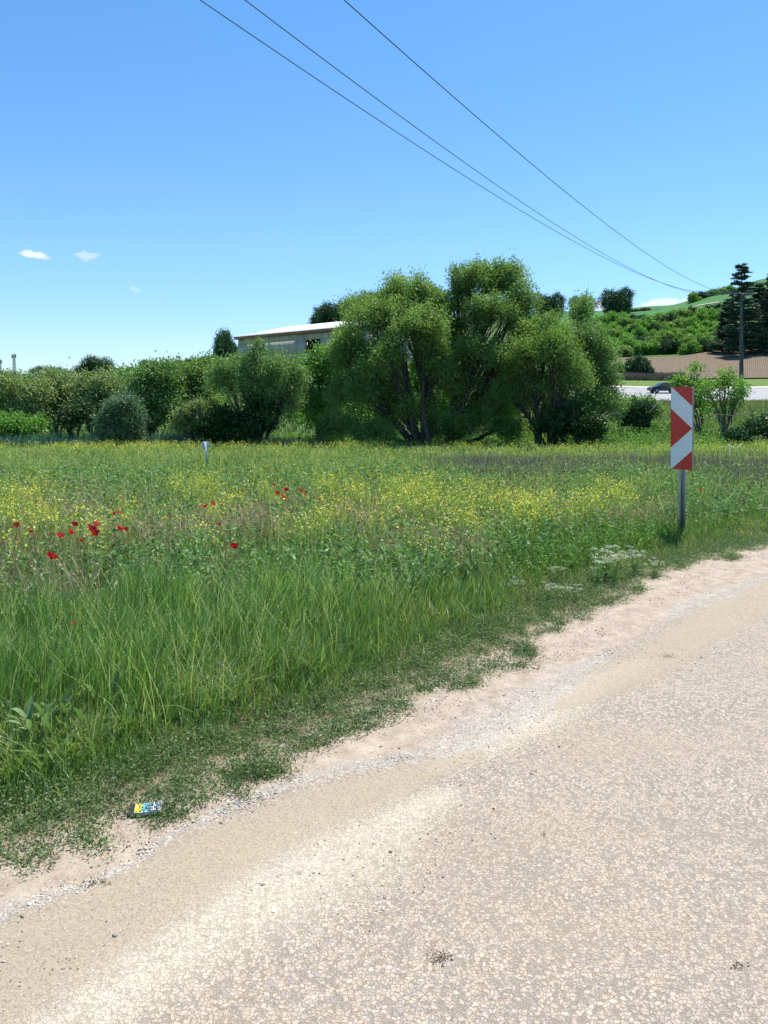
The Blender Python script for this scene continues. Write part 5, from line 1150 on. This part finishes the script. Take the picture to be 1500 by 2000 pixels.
def strip(name, x0_, x1_, y0_, y1_, mat, parent, off=.0012, side=False):
    n = 6; V = []
    for i in range(n):
        xx = x0_ + (x1_ - x0_) * i / (n - 1)
        if side: V += [(xx, -Wy / 2 - off, -Hz_ / 2 * .9), (xx, -Wy / 2 - off, Hz_ / 2 * .9)]
        else:
            for yy in (y0_, (y0_ + y1_) / 2, y1_): V.append((xx, yy, Hz_ / 2 + dent(xx, yy) + off + .0008))
    b = MB(); b.add(V, grid_faces(n, 2 if side else 3)[:, ::-1]); return b.build(name, mat, parent)
for nm, c_, a, b2 in cols: strip(nm, a, b2, -Wy / 2 * .98, Wy / 2 * .98, plain(nm, c_, .4, var=.1, scale=50), root)
m_w2 = plain('white_print', (.8, .82, .84), .4); m_gr = plain('grey_blob', (.35, .33, .33), .5)
for a, w_, l_ in ((.025, .0030, .8), (.0315, .0035, .95), (.039, .0028, .7)): strip('white_lettering', a, a + w_, -Wy / 2 * .8, Wy / 2 * l_, m_w2, root, .0024)
strip('white_lettering', -.010, .020, -.021, -.017, m_w2, root, .0024); strip('picture_patch', .002, .015, -.005, .016, m_gr, root, .0024); strip('yellow_tab', -.034, -.020, -.018, -.004, plain('bright_yellow', (.55, .58, .05), .4), root, .0024)
strip('side_print', -.062, -.030, 0, 0, plain('dark_side', (.07, .055, .05), .5), root, side=True)

# ------------------------------------------------------------------ gravel, clods, litter on the ground
m_peb = NT('pebble_stone'); q = m_peb; m_peb = q.done(q.bsdf(q.ramp(q.attr('tint'), [(0, (.10, .08, .06)), (.2, (.25, .21, .17)), (.5, (.48, .43, .36)), (1, (.80, .77, .71))]), .85))
ico = np.array([(0, 0, 1), (.894, 0, .447), (.276, .851, .447), (-.724, .526, .447), (-.724, -.526, .447), (.276, -.851, .447), (.724, .526, -.447), (-.276, .851, -.447), (-.894, 0, -.447), (-.276, -.851, -.447), (.724, -.526, -.447), (0, 0, -1)])
icf = np.array([(0, 1, 2), (0, 2, 3), (0, 3, 4), (0, 4, 5), (0, 5, 1), (1, 6, 2), (2, 7, 3), (3, 8, 4), (4, 9, 5), (5, 10, 1), (6, 7, 2), (7, 8, 3), (8, 9, 4), (9, 10, 5), (10, 6, 1), (11, 7, 6), (11, 8, 7), (11, 9, 8), (11, 10, 9), (11, 6, 10)])
def pebbles(x, y, s, t, name, label):
    n = len(x); z = gz(x, y) + .019; V = ico[None] * s[:, None, None] * R.uniform(.65, 1.3, (n, 12, 1)) * R.uniform([.7, .7, .35], [1.3, 1.1, .6], (n, 3))[:, None]
    a = R.uniform(0, 6.3, n); ca, sa = np.cos(a)[:, None], np.sin(a)[:, None]
    V = np.stack([V[..., 0] * ca - V[..., 1] * sa, V[..., 0] * sa + V[..., 1] * ca, V[..., 2]], -1) + np.stack([x, y, z + s * .2], -1)[:, None]
    Fc = (icf[None] + (np.arange(n) * 12)[:, None, None]).reshape(-1, 3)
    return link(name, new_mesh(name, V.reshape(-1, 3), [Fc], {'tint': np.repeat(t, 12)}, [m_peb]), kind='stuff', label=label, cat='gravel')
gp = px2w(GRAV); k = R.integers(0, len(gp) - 1, 5200); tt = R.random(5200)[:, None]; c = gp[k] * (1 - tt) + gp[k + 1] * tt
kk = R.random(5200) < np.where(c[:, 2] > .09, .10, .28); c = c[kk]; n5 = len(c)
xg = c[:, 0] + R.normal(0, .6, n5) * c[:, 2]; yg = c[:, 1] + R.normal(0, .6, n5) * c[:, 2]
pebbles(xg, yg, R.uniform(.002, .006, n5) * np.where(c[:, 2] > .1, .7, 1), R.uniform(.3, .78, n5), 'gravel', 'strip of loose white gravel between the dirt verge and the silt')
x, y, u = spots(120000, 1.6, 9, .4, -260, 1760); w = edge_w(x, y); x, y, w = keep((w < .12) & (w > -1.05) & (R.random(len(w)) < np.where(w > -.35, .75, .2)), x, y, w)
pebbles(x, y, R.uniform(.0012, .0045, len(x)) * np.where(R.random(len(x)) < .04, 2, 1), np.where(R.random(len(x)) < .6, R.uniform(0, .35, len(x)), R.uniform(.4, .9, len(x))), 'loose_grit', 'scattered grit and small clods on the dirt edge of the road')
m_deb = leaf_mat('dry_crumbs', [(0, (.10, .07, .04)), (.6, (.22, .16, .09)), (1, (.36, .28, .17))], .1, .8, (1, .9, .7))
def crumbs(u_, v_, du, dv, n, label):
    q_ = np.array([hit(R.normal(u_, du), R.normal(v_, dv)) for _ in range(n)]); q_[:, 2] += .024 + R.uniform(0, .004, n)
    v = Veg(); v.leaf(q_, rand_dir(n) * [1, 1, .4], R.uniform(.004, .014, n), R.uniform(.003, .007, n), R.random(n)); v.build('dry_leaf_crumbs', m_deb, label=label, cat='dry leaves', kind='stuff')
crumbs(858, 1888, 13, 7, 70, 'crumbled dry leaves on the chip road at the bottom centre')
crumbs(1306, 1288, 9, 2.5, 60, 'crumbled dry leaves on the silt near the right edge')
crumbs(188, 1738, 14, 4, 60, 'dry root crumbs on the gravel strip at the lower left')
crumbs(1062, 1640, 3, 2, 9, 'speck of dry dirt in the middle of the chip road')
crumbs(1440, 1905, 8, 4, 16, 'dark dry crumbs on the road at the lower right')

# ------------------------------------------------------------------ dead wood and scraps at the right
m_dead = bark_mat('dead_wood', (.12, .10, .085), (.27, .23, .19))
def branch(name, label, cat, pts, r, mat, twigs=0, seed=1):
    g = np.random.default_rng(seed); P = np.array(pts); n = 14; t = np.linspace(0, len(P) - 1, n); Q_ = np.stack([np.interp(t, range(len(P)), P[:, i]) for i in range(3)], -1); o = Q_[0].copy()
    b = MB(); Vt, Qt = tubes((Q_ - o)[None], np.linspace(r, r * .3, n)[None], 6); b.add(Vt, Qt)
    for _ in range(twigs):
        a = Q_[g.integers(2, n - 1)] - o; e = a + g.normal(0, .35, 3) * [1, .6, .5]; Vt, Qt = tubes(bez(a, (a + e) / 2 + g.normal(0, .04, 3), e, 5), np.linspace(r * .4, r * .1, 5)[None], 5); b.add(Vt, Qt)
    return b.build(name, mat, smooth=True, label=label, cat=cat, loc=tuple(o))
branch('fallen_branch', 'bare fallen branch arching out of the bushes left of the sign', 'branch', [pt(1268, 806, 36), pt(1280, 793, 36), pt(1295, 785, 36), pt(1312, 783, 36.3), pt(1330, 786, 36.5)], .035, m_dead, 7, 3)
branch('fallen_branch', 'long thin bare branch lying below the saplings right of the sign', 'branch', [pt(1385, 812, 36), pt(1400, 809, 36), pt(1430, 812, 36), pt(1470, 808, 36), pt(1505, 803, 36)], .022, m_dead, 6, 4)
branch('dead_branch', 'bare branch reaching right from the thin pointed willow', 'branch', [pt(1160, 822, 31), pt(1185, 812, 31), pt(1205, 806, 31), pt(1212, 808, 31)], .03, m_dead, 5, 5)
x, y, z = hit_h(1262, 915, .75, 6)
branch('dry_stalk', 'single tall bleached stalk with a hooked tip left of the sign post', 'dry stalk', [(x, y, z), (x + .01, y, z + .35), (x + .02, y, z + .72), (x - .02, y, z + .78), (x - .10, y, z + .62)], .006, G['straw'], 2, 6)
m_pla = plain('white_plastic', (.75, .75, .74), .4)
yy = 18.0
branch('plastic_strip', 'thin bent strip of white plastic caught on the grey stalks right of the sign', 'litter', [pt(1425, 884, yy), pt(1421, 868, yy), pt(1427, 872, yy - .1), pt(1437, 877, yy - .1), pt(1449, 866, yy)], .012, m_pla, 0, 7)
